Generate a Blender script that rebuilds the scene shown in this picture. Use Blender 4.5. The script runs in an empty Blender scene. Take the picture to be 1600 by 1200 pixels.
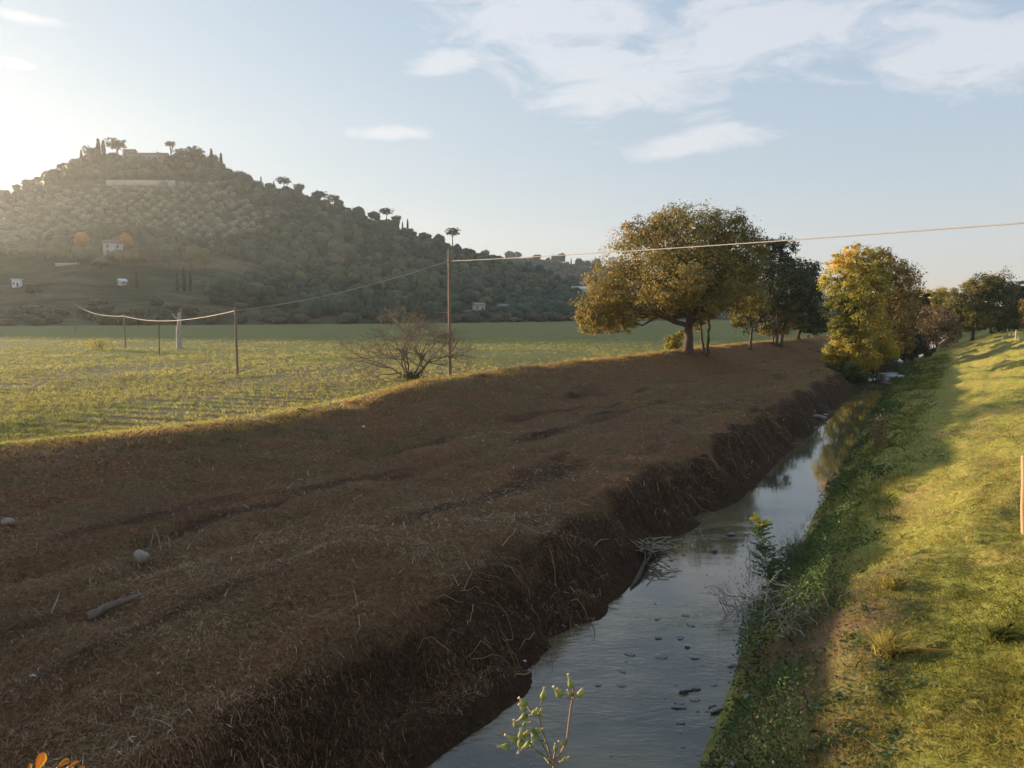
import bpy, math, random
import numpy as np
from mathutils import Vector

scene = bpy.context.scene
COL = scene.collection
R = math.radians

# ------------------------------------------------------------------ camera
CAM_Z, PITCH, FPX = 7.0, R(5.24), 1200.0          # focal length in pixels of a 1600 px wide frame
cam_data = bpy.data.cameras.new('camera')
cam_data.sensor_width = 36.0
cam_data.lens = FPX / 1600.0 * 36.0
cam_data.clip_start = 0.05
cam_data.clip_end = 6000.0
cam = bpy.data.objects.new('camera', cam_data)
COL.objects.link(cam)
cam.location = (0, 0, CAM_Z)
cam.rotation_euler = (math.pi / 2 - PITCH, 0, 0)
scene.camera = cam

# ------------------------------------------------------------------ sun and sky
SUN_AZ, SUN_EL = R(-62.0), R(4.2)                  # azimuth from +Y towards +X
sun_dir = Vector((math.sin(SUN_AZ) * math.cos(SUN_EL), math.cos(SUN_AZ) * math.cos(SUN_EL), math.sin(SUN_EL)))
sl = bpy.data.lights.new('sun', 'SUN')
sl.energy = 5.0
sl.angle = R(0.53)
sl.color = (1.0, 0.76, 0.47)
sun = bpy.data.objects.new('sun', sl)
COL.objects.link(sun)
sun.rotation_euler = sun_dir.to_track_quat('Z', 'Y').to_euler()
sun.location = (-60, 60, 60)

world = bpy.data.worlds.new('World')
scene.world = world
world.use_nodes = True
wn, wl = world.node_tree.nodes, world.node_tree.links
wn.clear()


def N(nodes, typ, **kw):
    n = nodes.new(typ)
    for k, v in kw.items():
        if k.startswith('i_'):
            n.inputs[k[2:].replace('_', ' ')].default_value = v
        else:
            setattr(n, k, v)
    return n


def build_sky():
    def math_(op, a, b=None, c=None, clamp=False):
        n = wn.new('ShaderNodeMath')
        n.operation = op
        n.use_clamp = clamp
        for i, x in enumerate((a, b, c)):
            if x is None:
                continue
            if isinstance(x, (int, float)):
                n.inputs[i].default_value = x
            else:
                wl.new(x, n.inputs[i])
        return n.outputs[0]
    out = wn.new('ShaderNodeOutputWorld')
    bg = wn.new('ShaderNodeBackground')
    bg.inputs['Strength'].default_value = SKY_STRENGTH
    sky = wn.new('ShaderNodeTexSky')
    sky.sky_type = 'NISHITA'
    sky.sun_disc = False
    sky.sun_elevation = SUN_EL
    sky.sun_rotation = SUN_AZ
    sky.altitude = 100.0
    sky.air_density = 1.0
    sky.dust_density = 0.15
    sky.ozone_density = 2.8
    tc = wn.new('ShaderNodeTexCoord')
    sep = wn.new('ShaderNodeSeparateXYZ')
    wl.new(tc.outputs['Generated'], sep.inputs[0])
    X, Y, Z = sep.outputs
    az = math_('ARCTAN2', X, Y)
    el = math_('ARCSINE', Z)
    comb = wn.new('ShaderNodeCombineXYZ')
    wl.new(az, comb.inputs[0])
    wl.new(el, comb.inputs[1])

    def noise(sx, sy, rot, scale, detail, rough, dist=0.0, off=0.0):
        mp = wn.new('ShaderNodeMapping')
        mp.inputs['Rotation'].default_value = (0, 0, rot)
        mp.inputs['Scale'].default_value = (sx, sy, 1)
        mp.inputs['Location'].default_value = (off, off * 0.7, 0)
        wl.new(comb.outputs[0], mp.inputs[0])
        nz = wn.new('ShaderNodeTexNoise')
        nz.inputs['Scale'].default_value = scale
        nz.inputs['Detail'].default_value = detail
        nz.inputs['Roughness'].default_value = rough
        nz.inputs['Distortion'].default_value = dist
        wl.new(mp.outputs[0], nz.inputs['Vector'])
        return nz.outputs['Fac']
    fine = noise(1.0, 3.0, R(14), 8.0, 10.0, 0.66, 0.9)
    big = noise(1.0, 2.6, R(8), 2.3, 4.0, 0.55, 0.3, 3.1)

    def blob(u, v, ru, rv, rot):
        # soft ellipse about a fixed compass bearing and height in the sky
        d = ray(u, v)
        a0, e0 = math.atan2(d.x, d.y), math.asin(d.z)
        mp = wn.new('ShaderNodeMapping')
        mp.vector_type = 'TEXTURE'
        mp.inputs['Location'].default_value = (a0, e0, 0)
        mp.inputs['Rotation'].default_value = (0, 0, rot)
        mp.inputs['Scale'].default_value = (ru / FPX, rv / FPX, 1)
        wl.new(comb.outputs[0], mp.inputs[0])
        ln = wn.new('ShaderNodeVectorMath')
        ln.operation = 'LENGTH'
        wl.new(mp.outputs[0], ln.inputs[0])
        return math_('SUBTRACT', 1.0, ln.outputs['Value'], clamp=True)
    blobs = [(850, 10, 330, 105, R(-8)), (930, 110, 260, 95, R(-14)), (1180, 40, 330, 95, R(4)), (1480, 75, 330, 80, R(-10)),
             (690, 95, 90, 26, R(4)), (612, 208, 95, 18, R(2)), (1080, 222, 190, 30, R(3)), (40, 28, 70, 12, 0), (15, 98, 40, 9, 0)]
    m = None
    for b in blobs:
        x = blob(*b)
        m = x if m is None else math_('MAXIMUM', m, x)
    m = math_('POWER', m, 0.6)
    # elsewhere: loose cirrus of the same kind, away from the clear band low in the sky
    hi = math_('MULTIPLY', math_('SUBTRACT', el, R(27), clamp=True), 4.0, clamp=True)
    loose = math_('MULTIPLY', math_('MULTIPLY', math_('SUBTRACT', big, 0.42, clamp=True), 3.5, clamp=True), hi)
    m = math_('MAXIMUM', m, loose)
    f = math_('ADD', math_('MULTIPLY', fine, 1.9), math_('MULTIPLY', m, 1.05))
    a = math_('MULTIPLY', math_('SUBTRACT', f, 1.40, clamp=True), 2.6, clamp=True)
    a = math_('MULTIPLY', a, math_('MULTIPLY', m, 3.0, clamp=True))
    a = math_('MULTIPLY', a, 0.36)
    # cloud light: the sky's own colour behind it, brightened and whitened
    mix = wn.new('ShaderNodeMix')
    mix.data_type = 'RGBA'
    wl.new(a, mix.inputs['Factor'])
    gain = wn.new('ShaderNodeMix')
    gain.data_type = 'RGBA'
    gain.blend_type = 'MULTIPLY'
    gain.inputs['Factor'].default_value = 1.0
    gm = wn.new('ShaderNodeGamma')
    gm.inputs[1].default_value = SKY_GAMMA
    wl.new(sky.outputs[0], gm.inputs[0])
    # bright air round the low sun saturates towards yellow
    cols = []
    sp = wn.new('ShaderNodeSeparateColor')
    wl.new(gm.outputs[0], sp.inputs[0])
    for ch, k in zip(sp.outputs, (2.6, 2.1, 1.0)):
        cols.append(math_('DIVIDE', ch, math_('ADD', 1.0, math_('DIVIDE', ch, k))))
    cm = wn.new('ShaderNodeCombineColor')
    for i_, c_ in enumerate(cols):
        wl.new(c_, cm.inputs[i_])
    wl.new(cm.outputs[0], gain.inputs['A'])
    gain.inputs['B'].default_value = SKY_TINT + (1,)
    base = gain.outputs['Result']
    wl.new(base, mix.inputs['A'])
    mix.inputs['B'].default_value = CLOUD + (1,)
    wl.new(mix.outputs['Result'], bg.inputs['Color'])
    wl.new(bg.outputs[0], out.inputs[0])


def ray(u, v):
    fw = Vector((0, math.cos(PITCH), -math.sin(PITCH)))
    up = Vector((0, math.sin(PITCH), math.cos(PITCH)))
    return (fw + Vector(((u - 800) / FPX, 0, 0)) + up * ((600 - v) / FPX)).normalized()


SKY_STRENGTH = 0.15
SKY_TINT = (1.66, 1.67, 2.50)
SKY_GAMMA = 0.52
CLOUD = (2.3, 2.15, 2.1)
build_sky()

scene.view_settings.view_transform = 'Standard'
scene.view_settings.look = 'None'
scene.view_settings.gamma = 1.0
scene.view_settings.exposure = 1.74
scene.view_settings.use_curve_mapping = False
cy = scene.cycles
cy.use_denoising = True
cy.use_adaptive_sampling = True
cy.adaptive_threshold = 0.02
cy.max_bounces = 6
cy.diffuse_bounces = 3
cy.glossy_bounces = 3
cy.transmission_bounces = 4
cy.transparent_max_bounces = 6
cy.volume_bounces = 1
cy.caustics_reflective = False
cy.caustics_refractive = False
cy.sample_clamp_indirect = 4.0

# ------------------------------------------------------------------ helpers
rng = np.random.default_rng(11)


def tag(o, label=None, cat=None, group=None, kind=None):
    for k, v in (('label', label), ('category', cat), ('group', group), ('kind', kind)):
        if v:
            o[k] = v
    return o


def empty(name, loc=(0, 0, 0)):
    o = bpy.data.objects.new(name, None)
    o.empty_display_size = 0.2
    o.location = loc
    COL.objects.link(o)
    return o


def add_obj(name, me, parent=None, loc=None):
    o = bpy.data.objects.new(name, me)
    COL.objects.link(o)
    if parent is not None:
        o.parent = parent
    if loc is not None:
        o.location = loc
    return o


def mesh(name, v, faces, mats, smooth=False, attrs=None, mat_idx=None):
    """faces: list of (M,k) int arrays"""
    me = bpy.data.meshes.new(name)
    v = np.asarray(v, dtype=np.float32)
    if not isinstance(faces, (list, tuple)):
        faces = [faces]
    faces = [np.asarray(f, dtype=np.int32) for f in faces if len(f)]
    me.vertices.add(len(v))
    me.vertices.foreach_set('co', v.ravel())
    loops = np.concatenate([f.ravel() for f in faces])
    tot = np.concatenate([np.full(len(f), f.shape[1], dtype=np.int32) for f in faces])
    start = np.concatenate([[0], np.cumsum(tot)[:-1]]).astype(np.int32)
    me.loops.add(len(loops))
    me.loops.foreach_set('vertex_index', loops)
    me.polygons.add(len(tot))
    me.polygons.foreach_set('loop_start', start)
    me.polygons.foreach_set('loop_total', tot)
    if mat_idx is not None:
        me.polygons.foreach_set('material_index', np.asarray(mat_idx, dtype=np.int32))
    if smooth:
        me.polygons.foreach_set('use_smooth', np.ones(len(tot), dtype=bool))
    for k, a in (attrs or {}).items():
        at = me.attributes.new(k, 'FLOAT', 'POINT')
        at.data.foreach_set('value', np.asarray(a, dtype=np.float32))
    me.update(calc_edges=True)
    for m in (mats if isinstance(mats, (list, tuple)) else [mats]):
        me.materials.append(m)
    return me


class MB:
    """collects shapes, builds one mesh"""
    def __init__(self):
        self.v, self.f, self.n, self.mi, self.a = [], [], 0, [], []

    def add(self, v, f, mi=0, tint=None):
        v = np.asarray(v, dtype=float)
        f = np.asarray(f, dtype=np.int64)
        self.v.append(v)
        self.f.append(f + self.n)
        self.mi.append(np.full(len(f), mi))
        if tint is None:
            tint = np.full(len(v), 0.5)
        elif np.isscalar(tint):
            tint = np.full(len(v), tint)
        self.a.append(tint)
        self.n += len(v)

    def build(self, name, mats, parent=None, smooth=False, loc=None):
        return add_obj(name, self.mesh(name, mats, smooth), parent, loc)

    def mesh(self, name, mats, smooth=False):
        # faces with the same corner count are stored together
        ks = {}
        for f, mi in zip(self.f, self.mi):
            ks.setdefault(f.shape[1], []).append((f, mi))
        faces, mis = [], []
        for k in ks:
            faces.append(np.concatenate([x[0] for x in ks[k]]))
            mis.append(np.concatenate([x[1] for x in ks[k]]))
        return mesh(name, np.concatenate(self.v), faces, mats, smooth, {'tint': np.concatenate(self.a)}, np.concatenate(mis))

    def tube(self, pts, rad, sides=6, mi=0, tint=None, cap=True):
        pts = np.asarray(pts, dtype=float)
        n = len(pts)
        rad = np.broadcast_to(np.asarray(rad, dtype=float), (n,))
        d = np.gradient(pts, axis=0)
        d /= np.linalg.norm(d, axis=1)[:, None] + 1e-9
        ref = np.array([0.31, 0.17, 0.93]) if abs(d[0][2]) < 0.9 else np.array([1.0, 0.1, 0.0])
        a = np.cross(d, ref)
        a /= np.linalg.norm(a, axis=1)[:, None] + 1e-9
        b = np.cross(d, a)
        th = np.arange(sides) * 2 * math.pi / sides
        v = pts[:, None, :] + rad[:, None, None] * (np.cos(th)[None, :, None] * a[:, None, :] + np.sin(th)[None, :, None] * b[:, None, :])
        i, j = np.meshgrid(np.arange(n - 1), np.arange(sides), indexing='ij')
        f = np.stack([i * sides + j, i * sides + (j + 1) % sides, (i + 1) * sides + (j + 1) % sides, (i + 1) * sides + j], -1).reshape(-1, 4)
        self.add(v.reshape(-1, 3), f, mi, tint)
        if cap:
            self.add(v[-1], np.arange(sides)[None, :], mi, tint)
            self.add(v[0][::-1], np.arange(sides)[None, :], mi, tint)

    def box(self, lo, hi, mi=0, rz=0.0, c=None):
        lo, hi = np.array(lo, float), np.array(hi, float)
        v = np.array([[x, y, z] for z in (lo[2], hi[2]) for y in (lo[1], hi[1]) for x in (lo[0], hi[0])])
        if rz:
            c = np.array(c if c is not None else (lo + hi) / 2)
            w = v - c
            v = np.stack([w[:, 0] * math.cos(rz) - w[:, 1] * math.sin(rz), w[:, 0] * math.sin(rz) + w[:, 1] * math.cos(rz), w[:, 2]], 1) + c
        f = [[0, 2, 3, 1], [4, 5, 7, 6], [0, 1, 5, 4], [2, 6, 7, 3], [0, 4, 6, 2], [1, 3, 7, 5]]
        self.add(v, f, mi)


def _hash(ix, iy, seed):
    h = (ix.astype(np.int64) * 374761393 + iy.astype(np.int64) * 668265263 + seed * 974711) & 0x7fffffff
    h = ((h ^ (h >> 13)) * 1274126177) & 0x7fffffff
    return ((h ^ (h >> 16)) & 0xffff) / 65535.0


def vnoise(x, y, seed=0):
    x, y = np.asarray(x, float), np.asarray(y, float)
    ix, iy = np.floor(x), np.floor(y)
    fx, fy = x - ix, y - iy
    fx, fy = fx * fx * (3 - 2 * fx), fy * fy * (3 - 2 * fy)
    a, b = _hash(ix, iy, seed), _hash(ix + 1, iy, seed)
    c, d = _hash(ix, iy + 1, seed), _hash(ix + 1, iy + 1, seed)
    return (a * (1 - fx) + b * fx) * (1 - fy) + (c * (1 - fx) + d * fx) * fy - 0.5


def fbm(x, y, seed=0, oct=4, gain=0.5):
    s, a = 0.0, 1.0
    for k in range(oct):
        s = s + a * vnoise(x * 2 ** k + 17.3 * k, y * 2 ** k - 9.1 * k, seed + k)
        a *= gain
    return s


# ------------------------------------------------------------------ materials
def new_mat(name):
    m = bpy.data.materials.new(name)
    m.use_nodes = True
    nt = m.node_tree
    b = nt.nodes['Principled BSDF']
    return m, nt, b


def ramp(nt, stops, src=None):
    r = nt.nodes.new('ShaderNodeValToRGB')
    els = r.color_ramp.elements
    while len(els) < len(stops):
        els.new(0.5)
    for e, (p, c) in zip(els, stops):
        e.position = p
        e.color = tuple(c) + (1,)
    if src is not None:
        nt.links.new(src, r.inputs[0])
    return r


def coords(nt):
    return nt.nodes.new('ShaderNodeTexCoord').outputs['Object']


def noise_node(nt, vec, scale, detail=6, rough=0.6, sc=None, rot=0.0, dist=0.0):
    if sc is not None or rot:
        mp = nt.nodes.new('ShaderNodeMapping')
        mp.inputs['Scale'].default_value = sc or (1, 1, 1)
        mp.inputs['Rotation'].default_value = (0, 0, rot)
        nt.links.new(vec, mp.inputs[0])
        vec = mp.outputs[0]
    n = nt.nodes.new('ShaderNodeTexNoise')
    n.inputs['Scale'].default_value = scale
    n.inputs['Detail'].default_value = detail
    n.inputs['Roughness'].default_value = rough
    n.inputs['Distortion'].default_value = dist
    nt.links.new(vec, n.inputs['Vector'])
    return n.outputs['Fac']


def bump(nt, b, h, strength, dist):
    bp = nt.nodes.new('ShaderNodeBump')
    bp.inputs['Strength'].default_value = strength
    bp.inputs['Distance'].default_value = dist
    nt.links.new(h, bp.inputs['Height'])
    nt.links.new(bp.outputs[0], b.inputs['Normal'])


def mixc(nt, fac, a, b):
    m = nt.nodes.new('ShaderNodeMix')
    m.data_type = 'RGBA'
    for sock, val in (('Factor', fac), ('A', a), ('B', b)):
        if isinstance(val, (int, float)):
            m.inputs[sock].default_value = val
        elif isinstance(val, tuple):
            m.inputs[sock].default_value = val + (1,)
        else:
            nt.links.new(val, m.inputs[sock])
    return m.outputs['Result']


def attr(nt, name='tint'):
    a = nt.nodes.new('ShaderNodeAttribute')
    a.attribute_name = name
    return a.outputs['Fac']


def leaf_mat(name, stops, trans=0.35, rough=0.6, objvar=0.0):
    m, nt, b = new_mat(name)
    src = attr(nt)
    if objvar:
        oi = nt.nodes.new('ShaderNodeObjectInfo')
        mm = nt.nodes.new('ShaderNodeMath')
        mm.operation = 'MULTIPLY_ADD'
        nt.links.new(oi.outputs['Random'], mm.inputs[0])
        mm.inputs[1].default_value = objvar
        m2 = nt.nodes.new('ShaderNodeMath')
        m2.operation = 'SUBTRACT'
        nt.links.new(src, m2.inputs[0])
        m2.inputs[1].default_value = objvar / 2
        nt.links.new(m2.outputs[0], mm.inputs[2])
        src = mm.outputs[0]
    r = ramp(nt, stops, src)
    nt.links.new(r.outputs[0], b.inputs['Base Color'])
    b.inputs['Roughness'].default_value = rough
    b.inputs['Specular IOR Level'].default_value = 0.25
    if trans:
        t = nt.nodes.new('ShaderNodeBsdfTranslucent')
        nt.links.new(r.outputs[0], t.inputs['Color'])
        mx = nt.nodes.new('ShaderNodeMixShader')
        mx.inputs[0].default_value = trans
        nt.links.new(b.outputs[0], mx.inputs[1])
        nt.links.new(t.outputs[0], mx.inputs[2])
        nt.links.new(mx.outputs[0], nt.nodes['Material Output'].inputs['Surface'])
    return m


def surf_mat(name, stops, scale=4.0, rough=0.85, bstr=0.5, bdist=0.02, sc=None, spec=0.2, detail=6):
    m, nt, b = new_mat(name)
    c = coords(nt)
    n = noise_node(nt, c, scale, detail, 0.65, sc)
    r = ramp(nt, stops, n)
    nt.links.new(r.outputs[0], b.inputs['Base Color'])
    b.inputs['Roughness'].default_value = rough
    b.inputs['Specular IOR Level'].default_value = spec
    bump(nt, b, n, bstr, bdist)
    return m


# ------------------------------------------------------------------ lie of the land: s runs along the stream, t across it (right positive)
RIV = R(31.4)
DX, DY = math.sin(RIV), math.cos(RIV)


def to_st(x, y):
    return x * DX + y * DY, x * DY - y * DX


def to_xy(s, t):
    return s * DX + t * DY, s * DY - t * DX


# breaklines: (s, t, z)
BL = [
    [(-60, -25.1, 3.02), (11, -25.1, 2.98), (20, -25.1, 2.68), (26, -25.1, 2.78), (32.6, -25.0, 3.45), (47, -25.1, 3.42), (70, -25.1, 3.5), (146, -25.1, 2.9), (500, -25.1, 2.9)],   # field side of the crest
    [(-60, -23.7, 3.0), (11, -23.7, 2.98), (20, -23.7, 2.68), (26, -23.7, 2.78), (32.6, -23.6, 3.45), (47, -23.7, 3.4), (70, -23.7, 3.5), (146, -23.7, 2.9), (500, -23.7, 2.9)],
    [(-60, -18.5, 1.8), (11, -18.7, 1.85), (45, -19.8, 1.9), (150, -20, 1.8), (500, -20, 1.8)],                    # foot of the upper slope
    [(-60, -8.7, 1.5), (12, -8.7, 1.5), (20, -9.2, 1.6), (30, -9.2, 1.65), (46, -9.9, 1.65), (70, -10.9, 1.6), (82, -12.2, 1.5), (115, -13.1, 1.4), (500, -13.2, 1.4)],  # terrace edge
    [(-60, -7.3, 0), (8.8, -7.3, 0), (13.3, -7.15, 0), (18.5, -7.9, 0), (22, -8.0, 0), (28.8, -7.8, 0), (46, -8.5, 0), (65, -9.1, 0), (82, -10.7, 0), (115, -11.6, 0), (500, -11.6, 0)],
    [(-60, -5.4, -0.6), (14, -5.6, -0.5), (24, -6.2, -0.5), (50, -7.2, -0.5), (82, -8.8, -0.5), (115, -10, -0.5), (500, -10, -0.5)],
    [(-60, -2.5, 0), (10, -2.75, 0), (14, -3.3, 0), (17.5, -4.0, 0), (26, -4.3, 0), (33, -4.6, 0), (58, -6.0, 0), (78, -6.8, 0), (115, -8.2, 0), (500, -8.2, 0)],
    [(-60, -1.7, 0.9), (10, -1.95, 0.9), (17.5, -2.9, 0.85), (26, -3.3, 0.8), (58, -4.9, 0.8), (115, -6.6, 0.8), (500, -6.6, 0.8)],
    [(-60, -0.5, 1.55), (10, -0.65, 1.6), (26, -1.5, 1.55), (58, -2.2, 1.6), (115, -2.8, 1.7), (500, -2.8, 1.7)],
    [(-60, 5.0, 3.8), (60, 5.0, 3.8), (100, 4.5, 3.9), (150, 4.0, 3.9), (500, 4.0, 3.8)],                         # levee crest
    [(-60, 8.5, 3.75), (500, 7.5, 3.75)],
    [(-60, 16, 2.1), (500, 15, 2.1)],
]
BL = [np.array(b, float) for b in BL]


def bl_t(k, s):
    return np.interp(s, BL[k][:, 0], BL[k][:, 1])


def bl_z(k, s):
    return np.interp(s, BL[k][:, 0], BL[k][:, 2])


def zlin(s, t):
    z = np.where(t < bl_t(0, s), bl_z(0, s), bl_z(len(BL) - 1, s))
    for k in range(len(BL) - 1):
        a, b = bl_t(k, s), bl_t(k + 1, s)
        w = np.clip((t - a) / (b - a), 0, 1)
        z = np.where((t >= a) & (t <= b), bl_z(k, s) * (1 - w) + bl_z(k + 1, s) * w, z)
    return z


def zst(s, t):
    s, t = np.asarray(s, float), np.asarray(t, float)
    tt = t
    # the terrace edge and the crest wander a little
    wob = 0.45 * fbm(s / 7.0, t / 9.0, 5, 3) * np.clip((np.abs(t - bl_t(5, s)) - 0.7) / 0.8, 0, 1)
    wob = wob + 0.5 * fbm(s / 2.3, t * 0 + 3.0, 6, 3) * np.clip((bl_t(5, s) - 0.6 - t) / 0.6, 0, 1) * np.clip((t - bl_t(3, s) + 2.5) / 2, 0, 1)
    tt = t + wob
    z = sum(zlin(s, tt + d) * w for d, w in ((-0.5, .15), (-0.25, .22), (0, .26), (0.25, .22), (0.5, .15)))
    # the field lies a little lower than the crest
    q = np.clip((-25.0 - t) / 4.0, 0, 1)
    z = z - (bl_z(0, s) - 2.4) * q * q * (3 - 2 * q)
    left = np.clip((bl_t(4, s) + 0.3 - t) / 1.0, 0, 1) * np.clip((t - bl_t(1, s) + 3) / 3, 0, 1)
    right = np.clip((t - bl_t(6, s)) / 1.0, 0, 1) * np.clip((40 - t) / 10, 0, 1)
    steep = np.clip((t - bl_t(3, s) + 0.8) / 1.0, 0, 1) * np.clip((bl_t(4, s) + 0.4 - t) / .6, 0, 1)
    z = z + left * (0.34 * fbm(s / 5.0, t / 3.0, 1, 3) + 0.20 * fbm(s / 1.1, t / 0.8, 2, 3))
    z = z + steep * 0.55 * fbm(s / 1.6, t / 0.9, 3, 3)
    # wheel ruts along the terrace
    rut = np.exp(-((t + 14.2 + 0.5 * np.sin(s / 9.0)) / 0.35) ** 2) + np.exp(-((t + 16.0 + 0.5 * np.sin(s / 9.0)) / 0.35) ** 2)
    z = z - left * 0.10 * rut
    z = z + right * (0.36 * fbm(s / 3.5, t / 1.6, 7, 3) + 0.10 * fbm(s / 0.9, t / 0.7, 8, 2))
    # old ledges trodden across the levee
    far = np.clip((s - 35) / 40, 0, 1) * np.clip((t - bl_t(8, s)) / 2.0, 0, 1) * np.clip((9 - t) / 3, 0, 1)
    ph = (s + 2.2 * t + 5 * vnoise(s / 12, t / 9, 21)) / 8.5
    z = z + far * 0.6 * (np.abs(((ph % 1.0) - 0.5)) * 2 - 0.5)
    fieldw = np.clip((bl_t(1, s) - 2 - t) / 2, 0, 1)
    z = z + fieldw * (0.10 * fbm(s / 9, t / 9, 9, 3) + 0.05 * fbm(s / 1.3, t / 1.3, 10, 2))
    return z


def zxy(x, y):
    s, t = to_st(np.asarray(x, float), np.asarray(y, float))
    return zst(s, t)


def hit(u, v, dmax=600.0):
    """where the sight line through a pixel of the photograph meets the land"""
    d = ray(u, v)
    r = np.concatenate([np.arange(3, 60, 0.05), np.arange(60, 200, 0.2), np.arange(200, dmax, 1.0)])
    x, y, z = r * d.x, r * d.y, CAM_Z + r * d.z
    g = np.maximum(zxy(x, y), 0.0)
    i = int(np.argmax(z <= g))
    return Vector((x[i], y[i], g[i]))


def at(u, v, y):
    """point on that sight line at distance y ahead of the camera"""
    d = ray(u, v)
    k = y / d.y
    return Vector((d.x * k, y, CAM_Z + d.z * k))


def proj(p):
    p = np.atleast_2d(np.asarray(p, float))
    q = p - np.array([0, 0, CAM_Z])
    fy = q[:, 1] * math.cos(PITCH) - q[:, 2] * math.sin(PITCH)
    uy = q[:, 1] * math.sin(PITCH) + q[:, 2] * math.cos(PITCH)
    return 800 + FPX * q[:, 0] / fy, 600 - FPX * uy / fy


# ------------------------------------------------------------------ ground sheets
def grid_faces(n, m):
    i, j = np.meshgrid(np.arange(n - 1), np.arange(m - 1), indexing='ij')
    return np.stack([i * m + j, i * m + j + 1, (i + 1) * m + j + 1, (i + 1) * m + j], -1).reshape(-1, 4)


S_ROWS = np.concatenate([np.arange(-60, 0, 3.0), np.arange(0, 45, 0.22), np.arange(45, 90, 0.45), np.arange(90, 180, 1.2), np.arange(180, 500, 8), np.arange(500, 1500, 60)])


def strip(cols_t, name, mat):
    """cols_t: function s -> (n_s, n_cols) of t"""
    T = cols_t(S_ROWS)
    S = np.broadcast_to(S_ROWS[:, None], T.shape)
    Z = zst(S, T)
    X, Y = to_xy(S, T)
    v = np.stack([X, Y, Z], -1).reshape(-1, 3)
    me = mesh(name, v, grid_faces(*T.shape), mat, smooth=True)
    o = add_obj(name, me)
    tag(o, kind='structure')
    return o


def between(pairs):
    """pairs: list of (k0, k1, n): columns between breaklines"""
    def f(s):
        cols = []
        for q, (k0, k1, n) in enumerate(pairs):
            a = bl_t(k0, s) if not isinstance(k0, tuple) else np.full_like(s, k0[0])
            b = bl_t(k1, s) if not isinstance(k1, tuple) else np.full_like(s, k1[0])
            w = np.linspace(0, 1, n + 1)
            if q < len(pairs) - 1:
                w = w[:-1]
            cols.append(a[:, None] * (1 - w) + b[:, None] * w)
        return np.concatenate(cols, 1)
    return f


def field_material():
    m, nt, b = new_mat('field_soil_and_seedlings')
    c = coords(nt)
    n1 = noise_node(nt, c, 0.35, 5, 0.6, (1.0, 0.5, 1), -R(80))
    n2 = noise_node(nt, c, 3.5, 6, 0.7)
    soil = ramp(nt, [(0.3, (0.15, 0.105, 0.06)), (0.7, (0.27, 0.20, 0.115))], n2)
    green = ramp(nt, [(0.3, (0.14, 0.145, 0.045)), (0.7, (0.23, 0.225, 0.08))], n2)
    # beyond the reach of the modelled plants the seedlings are too small to tell apart
    sx = nt.nodes.new('ShaderNodeSeparateXYZ')
    nt.links.new(c, sx.inputs[0])
    rg = nt.nodes.new('ShaderNodeMapRange')
    nt.links.new(sx.outputs[1], rg.inputs[0])
    rg.inputs[1].default_value, rg.inputs[2].default_value = 50, 120
    rg.inputs[3].default_value, rg.inputs[4].default_value = 0.0, 0.45
    ad = nt.nodes.new('ShaderNodeMath')
    nt.links.new(n1, ad.inputs[0])
    nt.links.new(rg.outputs[0], ad.inputs[1])
    f = ramp(nt, [(0.46, (0, 0, 0)), (0.66, (1, 1, 1))], ad.outputs[0])
    nt.links.new(mixc(nt, f.outputs[0], soil.outputs[0], green.outputs[0]), b.inputs['Base Color'])
    b.inputs['Roughness'].default_value = 0.95
    b.inputs['Specular IOR Level'].default_value = 0.1
    bump(nt, b, n2, 0.8, 0.06)
    return m


def mulch_material():
    m, nt, b = new_mat('cut_brush_litter')
    c = coords(nt)
    n1 = noise_node(nt, c, 0.45, 5, 0.65)
    n2 = noise_node(nt, c, 9.0, 8, 0.75, (1, 1, 1), 0, 1.2)
    n3 = noise_node(nt, c, 38.0, 4, 0.7, (1.0, 0.25, 0.6), R(25), 2.0)
    red = ramp(nt, [(0.3, (0.042, 0.020, 0.008)), (0.52, (0.24, 0.118, 0.048)), (0.75, (0.46, 0.26, 0.115))], n2)
    grey = ramp(nt, [(0.3, (0.036, 0.021, 0.009)), (0.52, (0.20, 0.122, 0.054)), (0.75, (0.40, 0.265, 0.13))], n2)
    f = ramp(nt, [(0.42, (0, 0, 0)), (0.6, (1, 1, 1))], n1)
    col = mixc(nt, f.outputs[0], grey.outputs[0], red.outputs[0])
    # patches of thin grass left on the slope
    n4 = noise_node(nt, c, 0.22, 5, 0.6, (1, 1, 1), 0.6)
    g = ramp(nt, [(0.60, (0, 0, 0)), (0.72, (0.4, 0.4, 0.4))], n4)
    col = mixc(nt, g.outputs[0], col, (0.13, 0.115, 0.045))
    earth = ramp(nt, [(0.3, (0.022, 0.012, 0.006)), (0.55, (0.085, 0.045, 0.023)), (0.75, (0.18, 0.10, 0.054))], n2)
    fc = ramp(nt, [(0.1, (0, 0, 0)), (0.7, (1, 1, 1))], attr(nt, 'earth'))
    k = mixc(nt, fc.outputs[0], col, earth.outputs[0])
    nt.links.new(k, b.inputs['Base Color'])
    b.inputs['Roughness'].default_value = 0.9
    b.inputs['Specular IOR Level'].default_value = 0.15
    ad = nt.nodes.new('ShaderNodeMath')
    nt.links.new(n2, ad.inputs[0])
    nt.links.new(n3, ad.inputs[1])
    bump(nt, b, ad.outputs[0], 1.0, 0.10)
    return m


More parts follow.
